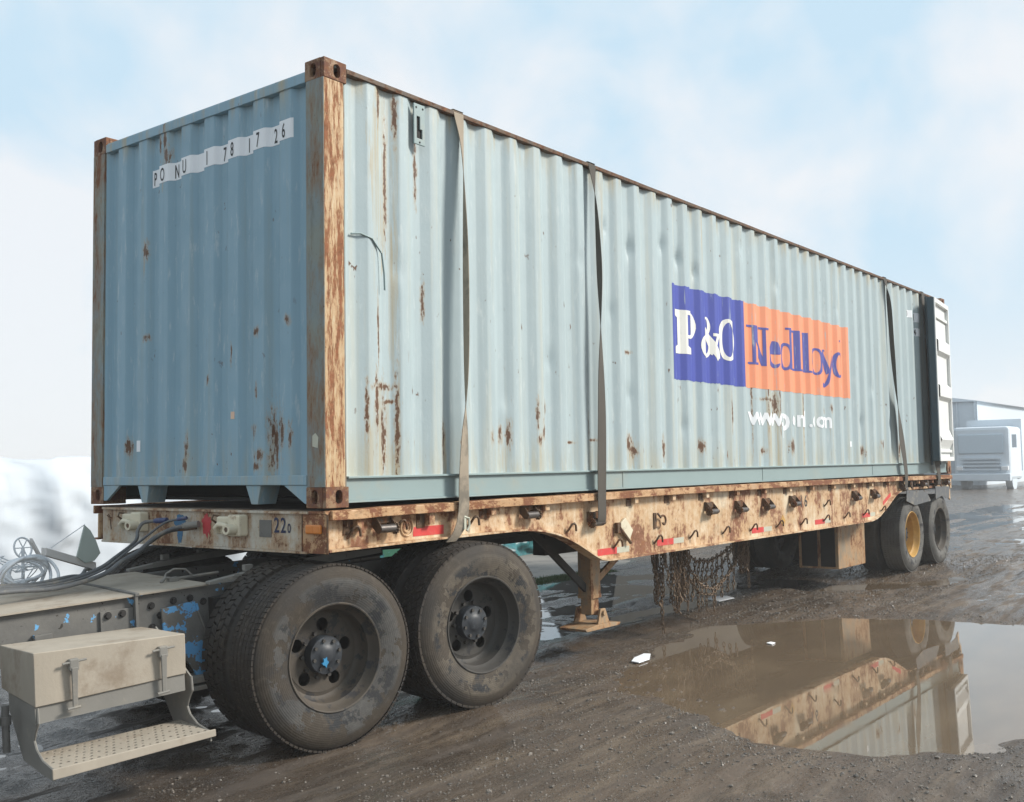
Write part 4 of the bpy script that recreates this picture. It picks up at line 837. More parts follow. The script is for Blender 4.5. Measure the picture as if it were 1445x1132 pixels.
mb = MB(); mb.tube([(3.70, .03, 1.115), (3.70, .015, 1.10)] + [(3.765 + (.058 - .0035 * i) * cos(PI * .8 - i * .42), .012, 1.045 + (.058 - .0035 * i) * sin(PI * .8 - i * .42)) for i in range(13)], .009, 7); mb.box((3.66, .04, .99), (3.70, .0495, 1.12)); obj('spiral_hook', mb, M['rust'], tr, smooth=50)
mb = MB(); mb.prism([[(6.21, .922), (6.27, .985), (6.33, .922), (6.27, .86)]], XZ(.0478), .0018); obj('diamond_decal', mb, M['yellow'], tr)
mb = MB(); mb.box((1.135, -.045, 1.13), (1.155, .0, 1.22)); mb.tube([(1.14, -.04, 1.21), (1.18, -.045, 1.20), (1.185, -.045, 1.15), (1.16, -.045, 1.12)], .008, 6); obj('strap_hook', mb, M['reflwhite'], tr, smooth=50)
# underframe
mb = MB(); mb.box((.4, .62, .98), (9.6, .74, 1.255)); mb.box((.4, 1.70, .98), (9.6, 1.82, 1.255)); mb.box((2.9, .62, .80), (9.4, .74, .9795)); mb.box((2.9, 1.70, .80), (9.4, 1.82, .9795)); mb.box((9.3, .62, .75), (12.1, .74, 1.0)); mb.box((9.3, 1.70, .75), (12.1, 1.82, 1.0)); obj('main_rail', mb, M['dark'], tr, bevel=.004)
for i in range(24):
    x = .3 + i * .5; mb = MB(); mb.box((x, .07, 1.17), (x + .05, W - .07, 1.259)); obj('cross_member', mb, M['dark'], tr)
mb = MB(); mb.box((.3, .5, 1.03), (1.7, 1.95, 1.05)); mb.cyl((.95, 1.22, 1.03), (.95, 1.22, .93), .05, 12); obj('kingpin_plate', mb, M['dark'], tr)
# landing legs
def landing(y):
    e = part_empty('landing_leg', (3.3, y, .2), tr); s = 1 if y < 1.2 else -1
    mb = MB(); mb.box((3.16, y, .46), (3.30, y + .13, 1.0)); obj('outer_tube', mb, M['leg'], e, bevel=.006)
    mb = MB(); mb.box((3.175, y + .012, .31), (3.285, y + .115, .4595)); mb.box((3.155, y - .004, .44), (3.305, y + .134, .475)); obj('inner_tube', mb, M['leg'], e, bevel=.005)
    mb = MB(); mb.prism([[(3.0, .20), (3.48, .20), (3.50, .222), (3.31, .24), (3.15, .24), (2.98, .222)]], lambda u, v, t: (u, y - .06 + t, v), .26)
    mb.prism([[(3.17, .24), (3.34, .24), (3.28, .36), (3.21, .36)]], lambda u, v, t: (u, y - .055 + t, v), .02); mb.prism([[(3.17, .24), (3.34, .24), (3.28, .36), (3.21, .36)]], lambda u, v, t: (u, y + .17 + t, v), .02)
    mb.cyl((3.245, y - .075, .325), (3.245, y + .20, .325), .022, 12); obj('sand_shoe', mb, M['leg'], e, bevel=.003)
    mb = MB()
    def bar(p, q, r=.028):
        d = Vector(q) - Vector(p); n_ = Vector((0, 1, 0)); u = d.cross(n_).normalized() * r; n2 = n_ * .012; P = Vector(p); Q = Vector(q)
        mb.hexa([P - u - n2, P + u - n2, P + u + n2, P - u + n2, Q - u - n2, Q + u - n2, Q + u + n2, Q - u + n2])
    bar((3.30, y + .06, .56), (3.78, y + .06, .81)); obj('diagonal_brace', mb, M['leg'], e); mb = MB(); bar((3.17, y + .06, .52), (2.35, y + .06, 1.10), .03); obj('diagonal_brace', mb, M['dark'], e)
landing(.35); landing(1.95)
# toolbox slung under the beam
mb = MB(); mb.box((8.42, .30, .225), (9.33, .80, .80)); TB = obj('underslung_box', mb, M['leg'], tr, bevel=.006)
mb = MB(); mb.box((8.414, .34, .25), (8.4195, .52, .78)); mb.box((8.414, .56, .25), (8.4195, .76, .78)); obj('box_side_panel', mb, M['black'], TB)
mb = MB(); mb.box((8.405, .30, .80), (8.45, .8, .82)); obj('box_hanger', mb, M['dark'], TB)
# mud flaps hanging over the rear tyres
mb = MB(); mb.prism([[(10.06, 1.13), (10.88, 1.10), (11.08, .955), (10.85, .945), (10.37, .92), (10.03, .99)]], XZ(-.02), .008); FL = obj('mud_flap', mb, M['hose'], tr, label='bent grey mud flap over the yellow rimmed wheel')
mb = MB(); 
for x in (10.15, 10.45, 10.8): mb.cyl((x, -.022, 1.10), (x, -.010, 1.10), .012, 8)
obj('flap_bolt', mb, M['rust'], FL)
mb = MB(); mb.prism([[(11.31, 1.15), (11.99, 1.13), (11.95, .96), (11.80, .975), (11.60, 1.005), (11.31, .97)]], XZ(-.02), .008); obj('mud_flap', mb, M['hose'], tr, label='square grey mud flap over the rearmost wheel')
for x in (10.3, 11.0, 11.6, 12.0):
    mb = MB(); mb.tube([(x, -.0, 1.24), (x - .05, -.01, 1.19), (x - .02, -.02, 1.14), (x + .03, -.02, 1.16)], .009, 6); mb.tube([(x + .08, .01, 1.24), (x + .02, .0, 1.15)], .011, 6); obj('chain_binder', mb, M['rust'], tr, smooth=50)

# ------------------------------------------------------------------ wheels
def tyre_mb(style, R=.52, wd=.27, seed=0):
    mb = MB(); k = R - .52
    prof = [(.288, .022), (.296, .006), (.31, .002), (.335, -.004), (.36, -.012), (.40, -.018), (.43, -.017), (.455, -.012), (.475, -.003), (.492, .008), (.503, .016), (.509, .028)]
    prof = [(r + (k if r > .45 else k * max(0, (r - .3) / .15)), y + .018) for r, y in prof]
    g = (.505 if style != 'rib' else .513) + k; top = R; full = prof + [(g, .05), (g, wd - .014)] + [(r, wd + .036 - y) for r, y in prof[::-1]]
    mb.lathe(full, (0, 0, 0), 96)
    def blk(a0, a1, y0, y1, sh=0, r1=top):
        m = 1 if (a1 - a0) < .09 else 3; vs = []
        for i in range(m + 1):
            for (yy, ss) in ((y0, -sh), (y1, sh)):
                a = a0 + (a1 - a0) * i / m + ss
                for r in (g - .004, r1): vs.append((r * cos(a), yy, r * sin(a)))
        fs = []
        for i in range(m):
            k_ = i * 4; fs += [(k_ + 1, k_ + 5, k_ + 7, k_ + 3), (k_, k_ + 4, k_ + 5, k_ + 1), (k_ + 2, k_ + 3, k_ + 7, k_ + 6)]
        fs += [(0, 1, 3, 2), (m * 4, m * 4 + 2, m * 4 + 3, m * 4 + 1)]; mb.add(vs, fs)
    y0, y1 = .042, wd - .006
    if style == 'lug':
        N = 54
        for i in range(N):
            a = 2 * PI * i / N; d = 2 * PI / N
            for j, (ya, yb) in enumerate(((y0 - .012, y0 + .050), (y0 + .056, y0 + .105), (y0 + .111, y1 - .056), (y1 - .050, y1 + .012))):
                o_ = (j % 2) * .5 * d; blk(a + o_, a + o_ + d * .80, ya, yb, .012 * (1 if j % 2 else -1))
    elif style == 'zig':
        N = 66
        for i in range(N):
            a = 2 * PI * i / N; d = 2 * PI / N
            for j in range(5):
                w_ = (y1 - y0 + .02) / 5; ya = y0 - .01 + j * w_; o_ = (j % 2) * .5 * d; blk(a + o_, a + o_ + d * .86, ya, ya + w_ - .006, .018 * (1 if j % 2 else -1), top - (.003 if j in (0, 4) else 0))
    else:
        N = 100
        for i in range(N):
            a = 2 * PI * i / N; d = 2 * PI / N
            for j in range(6):
                w_ = (y1 - y0 + .02) / 6; ya = y0 - .01 + j * w_; blk(a, a + d * (.93 if j not in (0, 5) else .80), ya, ya + w_ - .005, .006)
    return mb
tyre_cache = {}
def mesh_obj(name, mb, mat, smooth=35, bevel=0):
    me = bpy.data.meshes.new(name); me.from_pydata(mb.v, [], mb.f); bm = bmesh.new(); bm.from_mesh(me); bmesh.ops.recalc_face_normals(bm, faces=bm.faces); bm.to_mesh(me); bm.free()
    me.polygons.foreach_set('use_smooth', [True] * len(me.polygons)); me.set_sharp_from_angle(angle=math.radians(smooth)); me.materials.append(mat); return me
def link_child(name, me, parent, loc=(0, 0, 0), rot=0, flip=False):
    o = bpy.data.objects.new(name, me); C.objects.link(o); o.parent = parent; o.location = loc; o.rotation_euler = (0, rot, PI if flip else 0); return o
def rim_mb(dish=.165, holes=5, a0=.9):
    mb = MB(); prof = [(.286, .034), (.300, .022), (.305, .008), (.301, .002), (.294, .004), (.288, .018), (.283, .045), (.266, .070), (.262, .075), (.262, dish - .02), (.252, dish), (.236, dish + .010), (.215, dish + .006)]
    mb.lathe(prof, (0, 0, 0), 80)
    loops = [ell(0, 0, .2155, .2155, 60)] + [ell(.168 * cos(a0 + 2 * PI * i / holes), .168 * sin(a0 + 2 * PI * i / holes), .038, .038, 16)[::-1] for i in range(holes)] + [ell(0, 0, .085, .085, 24)[::-1]]
    mb.prism(loops, lambda u, v, t: (u, dish + .004 + t, v), .012); mb.lathe([(.262, dish), (.262, .25), (.30, .27)], (0, 0, 0), 60); return mb
def hub_mb(dish=.165, r=.108):
    mb = MB(); mb.lathe([(.0, dish - .075), (.03, dish - .075), (.05, dish - .068), (.058, dish - .062), (r - .004, dish - .060), (r, dish - .054), (r, dish + .02)], (0, 0, 0), 40); return mb
def bolts_mb(dish=.165, r=.085, n=8, br=.011, depth=.072, r2=.128):
    mb = MB()
    for i in range(n): a = 2 * PI * i / n + .2; mb.cyl((r * cos(a), dish - depth, r * sin(a)), (r * cos(a), dish - .03, r * sin(a)), br, 6)
    for i in range(10): a = 2 * PI * i / 10; mb.cyl((r2 * cos(a), dish - .018, r2 * sin(a)), (r2 * cos(a), dish + .006, r2 * sin(a)), .012, 6)
    return mb
RIM = rim_mb(); HUB = mesh_obj('hub', hub_mb(), M['hub']); BOLT = mesh_obj('wheel_bolts', bolts_mb(), M['rimdark'])
BLUEHUB = mesh_obj('hub_paint', MB().prism([[(-.02 + .022 * cos(a) * q, -.035 + .030 * sin(a) * q) for a, q in zip(np.linspace(0, 6.0, 12), [1, .6, 1.1, .7, 1, .5, 1, .8, .6, 1.1, .7, .9])]], lambda u, v, t: (u, .165 - .0785 + t, v), .02), M['bluefleck'])
TY = {s: tyre_mb(s) for s in ('lug', 'zig', 'rib')}; TYs = tyre_mb('rib', .495)
RIMM = {k: mesh_obj('rim', RIM, M[k]) for k in ('rim', 'rimdark', 'yellow')}
TM = {}
def tm(style, mat):
    k = (style, mat)
    if k not in TM: TM[k] = mesh_obj('tyre', TYs if style == 'small' else TY[style], M[mat], 30)
    return TM[k]
def wheel(parent, x, y, z, style, mat, rimk='rim', hub=True, flip=False, rot=0., label=None, blue=False):
    e = part_empty('wheel', (x, y, z), parent)
    if flip: e.rotation_euler = (0, 0, PI)
    link_child('tyre', tm(style, mat), e, rot=rot)
    link_child('rim', RIMM[rimk], e, (0, .012, 0), rot=rot)
    if hub: h = link_child('hub', HUB, e, (0, .012, 0)); link_child('wheel_bolts', BOLT, e, (0, .012, 0))['kind'] = 'stuff'
    if blue: link_child('hub_paint', BLUEHUB, e, (0, .012, 0))
    if label: e['label'] = label
for x, z, rk, lb in ((10.345, .535, 'yellow', 'trailer wheel with yellow rim'), (11.60, .54, 'rim', 'rearmost trailer wheel with brown rim')):
    wheel(tr, x, .0, z, 'small', 'tyre_t', rk, True, rot=x, label=lb); wheel(tr, x, .33, z, 'small', 'tyre_d', 'rimdark', False, rot=x + 1)
    wheel(tr, x, W, z - .045, 'small', 'tyre_d', 'rimdark', True, True); wheel(tr, x, W - .33, z - .045, 'small', 'tyre_d', 'rimdark', False, True)
    mb = MB(); mb.cyl((x, .2, z), (x, W - .2, z - .03), .07, 12); obj('axle', mb, M['dark'], tr, smooth=40)

# ================================================================== TRUCK TRACTOR (rear of its frame in view)
# built along its own axis (x to the rear, y away from the camera), then turned and pitched as it stands under the trailer nose
tk = thing('truck_tractor', (0, 0, 0), 'dusty grey truck tractor frame with beige step box and dual wheels under the trailer nose', 'truck')
for x, st, mt, zz, rk, lb, bl in ((.0, 'rib', 'tyre_a', .477, 'rim', 'front drive wheel with blue fleck on the hub', True), (1.105, 'zig', 'tyre_b', .479, 'rimdark', 'second drive wheel thick with dried mud', False)):
    wheel(tk, x, .0, zz, st, mt, rk, True, rot=.7 if bl else 1.9, label=lb, blue=bl)
    wheel(tk, x, .325, zz, 'lug' if bl else 'zig', 'tyre_d', 'rimdark', False, rot=.3)
    wheel(tk, x, W, zz, st, 'tyre_d', 'rimdark', True, True); wheel(tk, x, W - .325, zz, 'lug', 'tyre_d', 'rimdark', False, True)
    mb = MB(); mb.cyl((x, .2, zz), (x, W - .2, zz), .08, 14); mb.lathe([(.02, 1.02), (.19, 1.05), (.21, 1.18), (.19, 1.30), (.02, 1.34)], (x, 0, zz), 24); obj('axle', mb, M['black'], tk, smooth=40)
def rail(ya):
    mb = MB(); mb.box((-5.2, ya, .62), (-.855, ya + .010, .888)); mb.box((-.854, ya, .61), (1.45, ya + .010, .889)); mb.box((-5.2, ya + .0105, .62), (1.45, ya + .08, .632)); mb.box((-5.2, ya + .0105, .87), (1.45, ya + .08, .8875)); obj('frame_rail', mb, M['chassis'], tk, bevel=.002)
rail(.70); rail(1.62)
def plate(x0, x1, zt, seed):     # slightly buckled sheet
    mb = MB(); r = random.Random(seed); nx_, ny_ = 14, 8; g_ = {}
    for i in range(nx_ + 1):
        for j in range(ny_ + 1):
            x = x0 + (x1 - x0) * i / nx_; y = .665 + 1.07 * j / ny_; e_ = 0 if j in (0, ny_) else r.uniform(-.0018, .0018); mb.v += [(x, y + (r.uniform(-.002, .002) if j == 0 else 0), zt + e_)]
    mb.f = [(i * (ny_ + 1) + j, (i + 1) * (ny_ + 1) + j, (i + 1) * (ny_ + 1) + j + 1, i * (ny_ + 1) + j + 1) for i in range(nx_) for j in range(ny_)]
    k = len(mb.v); mb.v += [(x, y, z - .009) for x, y, z in mb.v]; mb.f += [tuple(q + k for q in f[::-1]) for f in mb.f]
    bd = [(i, 0) for i in range(nx_ + 1)] + [(nx_, j) for j in range(1, ny_ + 1)] + [(i, ny_) for i in range(nx_ - 1, -1, -1)] + [(0, j) for j in range(ny_ - 1, 0, -1)]
    ids = [i * (ny_ + 1) + j for i, j in bd]; mb.f += [(a, b, b + k, a + k) for a, b in zip(ids, ids[1:] + ids[:1])]
    return obj('deck_plate', mb, M['beige'], tk, smooth=30)
plate(-5.2, -.868, .899, 1); plate(-.842, -.42, .901, 2)
mb = MB(); mb.box((-.867, .65, .890), (-.843, 1.74, .908)); mb.box((-.867, .655, .66), (-.855, .6985, .8895)); mb.cyl((-.855, .662, .62), (-.855, .662, .886), .007, 8); obj('plate_angle', mb, M['chassis'], tk, bevel=.002)
mb = MB(); mb.box((-1.05, .685, .68), (-.8685, .6995, .83)); obj('splice_plate', mb, M['chassis'], tk, bevel=.002)
for x, z in ((-1.01, .805), (-.93, .805), (-.76, .82), (-.71, .76), (-.63, .83), (-.56, .76), (-.53, .83), (-.45, .80), (-.65, .70), (-.76, .70), (-1.29, .68), (-1.5, .72), (-1.6, .75), (-.38, .72), (-.30, .83), (-.62, .66)):
    mb = MB(); yb = .6845 if -1.04 < x < -.87 else .6995
    mb.cyl((x, yb - .016, z), (x, yb, z), .014, 6); mb.cyl((x, yb - .004, z), (x, yb, z), .021, 12); obj('frame_bolt', mb, M['dark'], tk)
mb = MB(); mb.box((-1.40, .66, .62), (-1.31, .6995, .765)); obj('step_bracket', mb, M['chassis'], tk, bevel=.004)
mb = MB(); P_ = [(-.72, .80), (-.52, .815), (-.505, .74), (-.47, .64), (-.445, .52), (-.455, .40), (-.52, .375), (-.56, .45), (-.62, .53), (-.71, .60)]
mb.prism([P_], XZ(.655), .02); mb.tube([(-.515, .652, .80), (-.50, .652, .74), (-.465, .652, .64), (-.44, .652, .52), (-.452, .652, .40)], .009, 6); obj('gusset', mb, M['gusset'], tk, bevel=.003)
mb = MB(); mb.box((-.67, .60, .36), (-.32, .74, .395)); mb.box((-.62, .59, .32), (-.1, .72, .345)); mb.cyl((-.44, .59, .38), (-.44, .72, .38), .03, 8); mb.box((-.46, .6, .40), (-.34, .70, .52)); obj('spring_hanger', mb, M['greysteel'], tk, bevel=.004)
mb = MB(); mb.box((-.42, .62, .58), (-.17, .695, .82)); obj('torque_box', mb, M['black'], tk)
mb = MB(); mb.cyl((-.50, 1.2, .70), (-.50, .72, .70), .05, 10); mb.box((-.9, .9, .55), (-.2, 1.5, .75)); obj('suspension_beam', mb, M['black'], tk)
for y in (.60, 1.74):
    mb = MB(); mb.prism([[(-.45, .902), (.75, .945), (.75, .975), (.3, .985), (-.10, .955), (-.45, .918)]], XZ(y), .06)
    for i in range(7): x = -.30 + i * .13; mb.box((x, y - .006, .925 + i * .004), (x + .035, y - .0005, .943 + i * .004))
    for i in range(4): x = -.22 + i * .26; mb.box((x, y + .01, .95 + i * .006), (x + .05, y + .05, .985 + i * .004))
    obj('fifth_wheel_rail', mb, M['greysteel'], tk, bevel=.002)
mb = MB(); mb.prism([[(.15, .75), (.7, .70), (1.25, .78), (1.3, 1.1), (.9, 1.2), (.9, 1.26), (1.3, 1.4), (1.25, 1.7), (.7, 1.75), (.15, 1.7)]], XY(.985), .022); obj('fifth_wheel_plate', mb, M['dark'], tk)
mb = MB(); mb.box((.5, .80, .90), (.9, 1.65, .984)); obj('fifth_wheel_saddle', mb, M['black'], tk)
# step box
SB = part_empty('step_box', (-1.2, .1, .2), tk)
def bent(p8, n_=10, amp=.0022, seed=3):      # six-sided box whose faces are gently dented
    bm = bmesh.new(); vs = [bm.verts.new(p) for p in p8]
    for f in ((0, 3, 2, 1), (4, 5, 6, 7), (0, 1, 5, 4), (1, 2, 6, 5), (2, 3, 7, 6), (3, 0, 4, 7)): bm.faces.new([vs[i] for i in f])
    bmesh.ops.subdivide_edges(bm, edges=bm.edges[:], cuts=n_, use_grid_fill=True); bm.normal_update(); r = random.Random(seed)
    for v in bm.verts:
        q = v.co; v.co += v.normal * amp * 2.2 * float(fbm(np.array(q.x * 3 + seed), np.array(q.y * 3 + q.z * 4), 3, 1.4))
    bm.verts.index_update(); mb = MB(); mb.v = [tuple(v.co) for v in bm.verts]; mb.f = [tuple(v.index for v in f.verts) for f in bm.faces]; bm.free(); return mb
BX = [(-1.603, .055, .535), (-.870, .05, .552), (-.868, .57, .56), (-1.60, .55, .555), (-1.603, .05, .785), (-.870, .045, .754), (-.868, .58, .735), (-1.60, .56, .765)]
obj('box_body', bent(BX), M['beige'], SB, smooth=28, bevel=.004)
obj('box_skirt', bent([(-1.600, .065, .455), (-.873, .06, .466), (-.868, .45, .50), (-1.59, .45, .50), (-1.600, .065, .5345), (-.873, .06, .5515), (-.868, .45, .5545), (-1.59, .45, .5495)], 6, .002, 8), M['greysteel'], SB, smooth=28)
def stepside(x0):
    P = [(.47, .74), (.07, .53), (.062, .46), (.10, .42), (.13, .37), (.10, .33), (.02, .295), (-.10, .282), (-.128, .275), (-.128, .235), (.0, .235), (.28, .25), (.47, .46)]
    mb = MB(); mb.prism([P], lambda u, v, t: (x0 + t, u, v), .008); mb.tube([(x0 + .004, a - .004, b) for a, b in P[1:9]], .006, 6); obj('step_side', mb, M['greysteel'], SB)
stepside(-1.592); stepside(-.84)
loops = [[(-1.583, -.128), (-.832, -.128), (-.832, .21), (-1.583, .21)]]
for i in range(21):
    for j in range(7):
        u = -1.555 + i * .035 + (.0175 if j % 2 else 0); v = -.098 + j * .046
        if u > -.85 or (i * 3 + j * 2) % 7 == 3: continue
        loops.append(ell(u, v, .0105 if (i + j) % 3 else .0078, .0105 if (i + j) % 3 else .0078, 10)[::-1])
mb = MB(); mb.prism(loops, lambda u, v, t: (u, v, .283 + t), .004); obj('step_tread', mb, M['beige'], SB)
mb = MB(); mb.hexa([(-1.60, -.142, .245), (-.815, -.142, .258), (-.815, -.1285, .258), (-1.60, -.1285, .245), (-1.60, -.140, .292), (-.815, -.140, .292), (-.815, -.1285, .292), (-1.60, -.1285, .292)]); obj('step_nosing', mb, M['beige'], SB, bevel=.003)
for x in (-1.43, -.995):
    yf = .05; zt = .785 - (x + 1.6) * .042; e = part_empty('box_latch', (x, yf, .6), SB)
    mb = MB(); mb.hexa([(x - .010, yf - .022, zt - .28), (x + .012, yf - .022, zt - .28), (x + .012, yf - .012, zt - .28), (x - .010, yf - .012, zt - .28), (x - .014, yf - .034, zt - .085), (x + .016, yf - .034, zt - .085), (x + .016, yf - .020, zt - .085), (x - .014, yf - .020, zt - .085)]); obj('latch_strap', mb, M['greysteel'], e, bevel=.003)
    mb = MB(); mb.cyl((x - .052, yf - .022, zt - .062), (x + .058, yf - .026, zt - .056), .006, 7); obj('latch_pin', mb, M['greysteel'], e)
    mb = MB(); mb.box((x - .022, yf - .030, zt - .10), (x + .024, yf - .0, zt - .045)); obj('latch_block', mb, M['greysteel'], e, bevel=.006)
    mb = MB(); mb.cyl((x - .035, yf - .020, zt - .275), (x + .025, yf - .020, zt - .272), .007, 7); obj('latch_foot', mb, M['greysteel'], e)
for i, (a, b) in enumerate((((-1.66, .3, .30), (-1.66, .3, .52)), ((-1.72, .3, .32), (-1.72, .3, .52)))):
    mb = MB(); mb.cyl(a, b, .018, 8); mb.cyl((a[0], a[1], .43), (a[0], a[1], .47), .026, 8); obj('frame_fitting', mb, M['chassis'], tk, smooth=50)
mb = MB(); mb.tube([(-.56, .98, .918), (-.54, .98, .953), (-.49, .98, .975), (-.42, .98, .965), (-.38, .98, .925)], .006, 6); obj('cable_eye', mb, M['greysteel'], tk, smooth=50)
mb = MB(); mb.tube([(-.58, .97, .905), (-.55, .97, .93), (-.50, .98, .915), (-.2, 1.0, .915)], .010, 6); mb.box((-.53, .96, .902), (-.47, 1.01, .925)); obj('cable_clamp', mb, M['greysteel'], tk, smooth=50)
tk.location = (.101, -.015, 0); tk.rotation_euler = (0, -.050, -.1668)

# ================================================================== HOSES
def hose(pts, r, label, mat=None, cp=None, cmat=None):
    P = [p[:3] for p in sp5([(*p, 0, 0) for p in pts])]; t = thing('air_hose', P[0], label, 'hose', 'air and electric lines between truck and trailer')
    mb = MB(); mb.tube(P, r, 8); obj('hose_line', mb, mat or M['hose'], t, smooth=60)
    if cp:
        mb = MB(); mb.cyl(cp[0], cp[1], r * 1.6, 10); mb.box(tuple(a - r * 1.1 for a in cp[1]), tuple(a + r * 1.1 for a in cp[1])); obj('coupling', mb, cmat, t, smooth=40, bevel=.003)
def tail(dy, dz, k=0.): return [(-.484 + k, 1.3 + dy, 1.005 + dz), (-.575, 1.3 + dy * 1.2, .953 + dz), (-.73, 1.3 + dy * 1.5, .912 + dz * .6), (-.94, 1.3 + dy * 1.8, .89 + dz * .5), (-1.2, 1.3 + dy * 2, .90 + dz * .5), (-1.7, 1.32 + dy * 2, .89 + dz * .4), (-2.4, 1.4 + dy, .87)]
hose([(-.045, 1.58, 1.212), (-.09, 1.64, 1.20), (-.13, 1.64, 1.155), (-.20, 1.56, 1.09)] + tail(.03, .012), .0115, 'grey air line with the blue coupling on the trailer nose', None, ((-.03, 1.47, 1.218), (-.045, 1.57, 1.213)), M['bluerubber'])
hose([(-.03, 1.36, 1.225), (-.08, 1.42, 1.205), (-.16, 1.46, 1.14), (-.30, 1.42, 1.07)] + tail(.0, .004), .0075, 'thin electric cable running between the two air lines', None, ((-.005, 1.29, 1.235), (-.03, 1.35, 1.226)), M['bluerubber'])
hose([(-.05, 1.27, 1.185), (-.10, 1.33, 1.165), (-.19, 1.36, 1.12), (-.33, 1.32, 1.045)] + tail(-.05, -.004), .0135, 'thick brown air line ending beside the red paint mark', None, ((-.01, 1.16, 1.20), (-.045, 1.255, 1.188)), M['greysteel'])
hose([(-.045, 1.31, 1.165), (-.11, 1.37, 1.145), (-.22, 1.38, 1.085), (-.36, 1.33, 1.02)] + tail(-.025, -.012), .011, 'lowest grey air line under the brown one', None, ((.0, 1.20, 1.18), (-.045, 1.30, 1.168)), M['rust'])
hose([(-.30, 1.9, .90), (-.45, 1.7, .93), (-.60, 1.5, .915)] + tail(.07, .02)[2:], .012, 'pale slack line lying furthest from the camera on the truck frame')
# coiled hose, timber, fin and hand wheel beyond the frame
M['pale'] = m_plain('haze_paled_grey', (.68, .70, .72), .8, .15, 6); M['palewood'] = m_plain('haze_paled_timber', (.62, .59, .56), .85, .15, 6, stretch=(1, 6, 6)); M['palefin'] = m_plain('haze_paled_sage_panel', (.40, .45, .41), .7, .08)  # haze fade painted into these pale grey, timber and sage colours
t = thing('coiled_hose', (-.83, 1.7, .86), 'coil of pale grey hose lying on the truck frame at the left', 'hose')
for i in range(6):
    rr = .165 - .013 * i; mb = MB(); mb.tube([(-.83 + rr * cos(a), 1.65 + .05 * sin(a * 2 + i) + .02 * i, .945 + rr * .62 * sin(a) + .004 * sin(3 * a + i)) for a in np.linspace(0, 2 * PI, 41)[:-1]], .0095, 7, True); obj('hose_loop', mb, M['pale'], t, smooth=60)
t = thing('hand_wheel', (-.7, 2.0, .8), 'small thin steel wheel standing behind the coiled hose', 'wheel')
mb = MB(); mb.tube([(-.70 + .055 * cos(a), 2.0 + .02 * sin(a), 1.07 + .062 * sin(a)) for a in np.linspace(0, 2 * PI, 31)[:-1]], .006, 6, True); obj('wheel_rim', mb, M['pale'], t, smooth=60)
for q in (0, PI / 3, 2 * PI / 3): mb = MB(); mb.tube([(-.70 + .053 * cos(q), 2.0, 1.07 + .06 * sin(q)), (-.70 - .053 * cos(q), 2.0, 1.07 - .06 * sin(q))], .0035, 6); obj('spoke', mb, M['pale'], t, smooth=60)
mb = MB(); mb.tube([(-.70, 2.0, 1.07), (-.68, 2.03, .80)], .010, 6); obj('shaft', mb, M['pale'], t)
def beam_(a, b, h, wd, name, label, mat):
    a = Vector(a); b = Vector(b); d = Vector((0, wd, 0)); u = Vector((0, 0, h)); mb = MB(); mb.hexa([a - d, a + d, b + d, b - d, a - d + u, a + d + u, b + d + u, b - d + u]); o = obj(name, mb, mat, None, bevel=.004); return tag(o, label, 'timber')
beam_((-.62, 1.9, 1.02), (-.27, 1.92, .90), .05, .03, 'timber_beam', 'haze-paled timber beam sloping down behind the truck frame', M['palewood'])
beam_((-.66, 1.98, 1.10), (-.56, 1.98, .92), .03, .02, 'timber_beam', 'short steep timber prop beside the hand wheel', M['palewood'])
mb = MB(); mb.prism([[(-.421, 1.0), (-.395, 1.10), (-.37, 1.196), (-.33, 1.16), (-.29, 1.09), (-.26, 1.011), (-.30, .965), (-.36, .955)]], XZ(1.86), .012); o = obj('metal_fin', mb, M['palefin'], None); tag(o, 'pointed sage green metal sheet standing behind the trailer nose', 'metal sheet')
mb = MB(); mb.tube([(-.585, 1.88, 1.065), (-.37, 1.86, 1.2)], .003, 5); o = obj('guy_wire', mb, M['pale'], None, smooth=60); tag(o, 'thin wire running up to the tip of the green sheet', 'wire')
R = random.Random(12)
for i, lb in enumerate(('tangled pale wire left of the coiled hose', 'tangled pale wire behind the coiled hose', 'tangled pale wire below the hand wheel')):
    mb = MB(); c0 = (-1.0 + i * .16, 1.9, .95); P = [(c0[0] + R.uniform(-.14, .14), c0[1] + R.uniform(-.05, .05), c0[2] + R.uniform(-.09, .13), 0, 0) for _ in range(9)]; mb.tube([p[:3] for p in sp5(P)], .0035, 5); o = obj('wire_tangle', mb, M['pale'], None, smooth=60); tag(o, lb, 'wire')

# ================================================================== CHAINS
ch = thing('tyre_chains', (5.0, .45, .1), 'tangled rusty tyre chains hung in loops beneath the trailer beam', 'chains')
def link_geo():
    mb = MB(); P = []
    for i in range(10):
        a = 2 * PI * i / 10; P.append((.0085 * cos(a), 0, .019 * sin(a)))
    mb.tube(P, .0036, 4, True); return mb
LK = link_geo()
def strand(P, name='chain'):
    P = [Vector(p) for p in P]; L_ = [0]
    for a, b in zip(P, P[1:]): L_.append(L_[-1] + (b - a).length)
    mb = MB(); s = 0; k = random.randint(0, 1); base_ = LK
    while s < L_[-1]:
        i = max(j for j in range(len(L_)) if L_[j] <= s); i = min(i, len(P) - 2); t = (s - L_[i]) / max(1e-6, L_[i + 1] - L_[i]); c_ = P[i].lerp(P[i + 1], t)
        q = (P[i + 1] - P[i]).to_track_quat('Z', 'Y').to_matrix() @ Matrix.Rotation(PI / 2 * (k % 2) + random.uniform(-.4, .4) + .5, 3, 'Z')
        mb.add([c_ + q @ Vector(v) * 1.5 for v in base_.v], base_.f); s += .041; k += 1
    return obj(name, mb, M['chain'], ch, smooth=80)
def cat(p, q, sag, n_=14):
    p = Vector(p); q = Vector(q); return [p.lerp(q, i / n_) - Vector((0, 0, sag * 4 * (i / n_) * (1 - i / n_))) + Vector((0, .012 * sin(i * 1.7), 0)) for i in range(n_ + 1)]
R = random.Random(5)
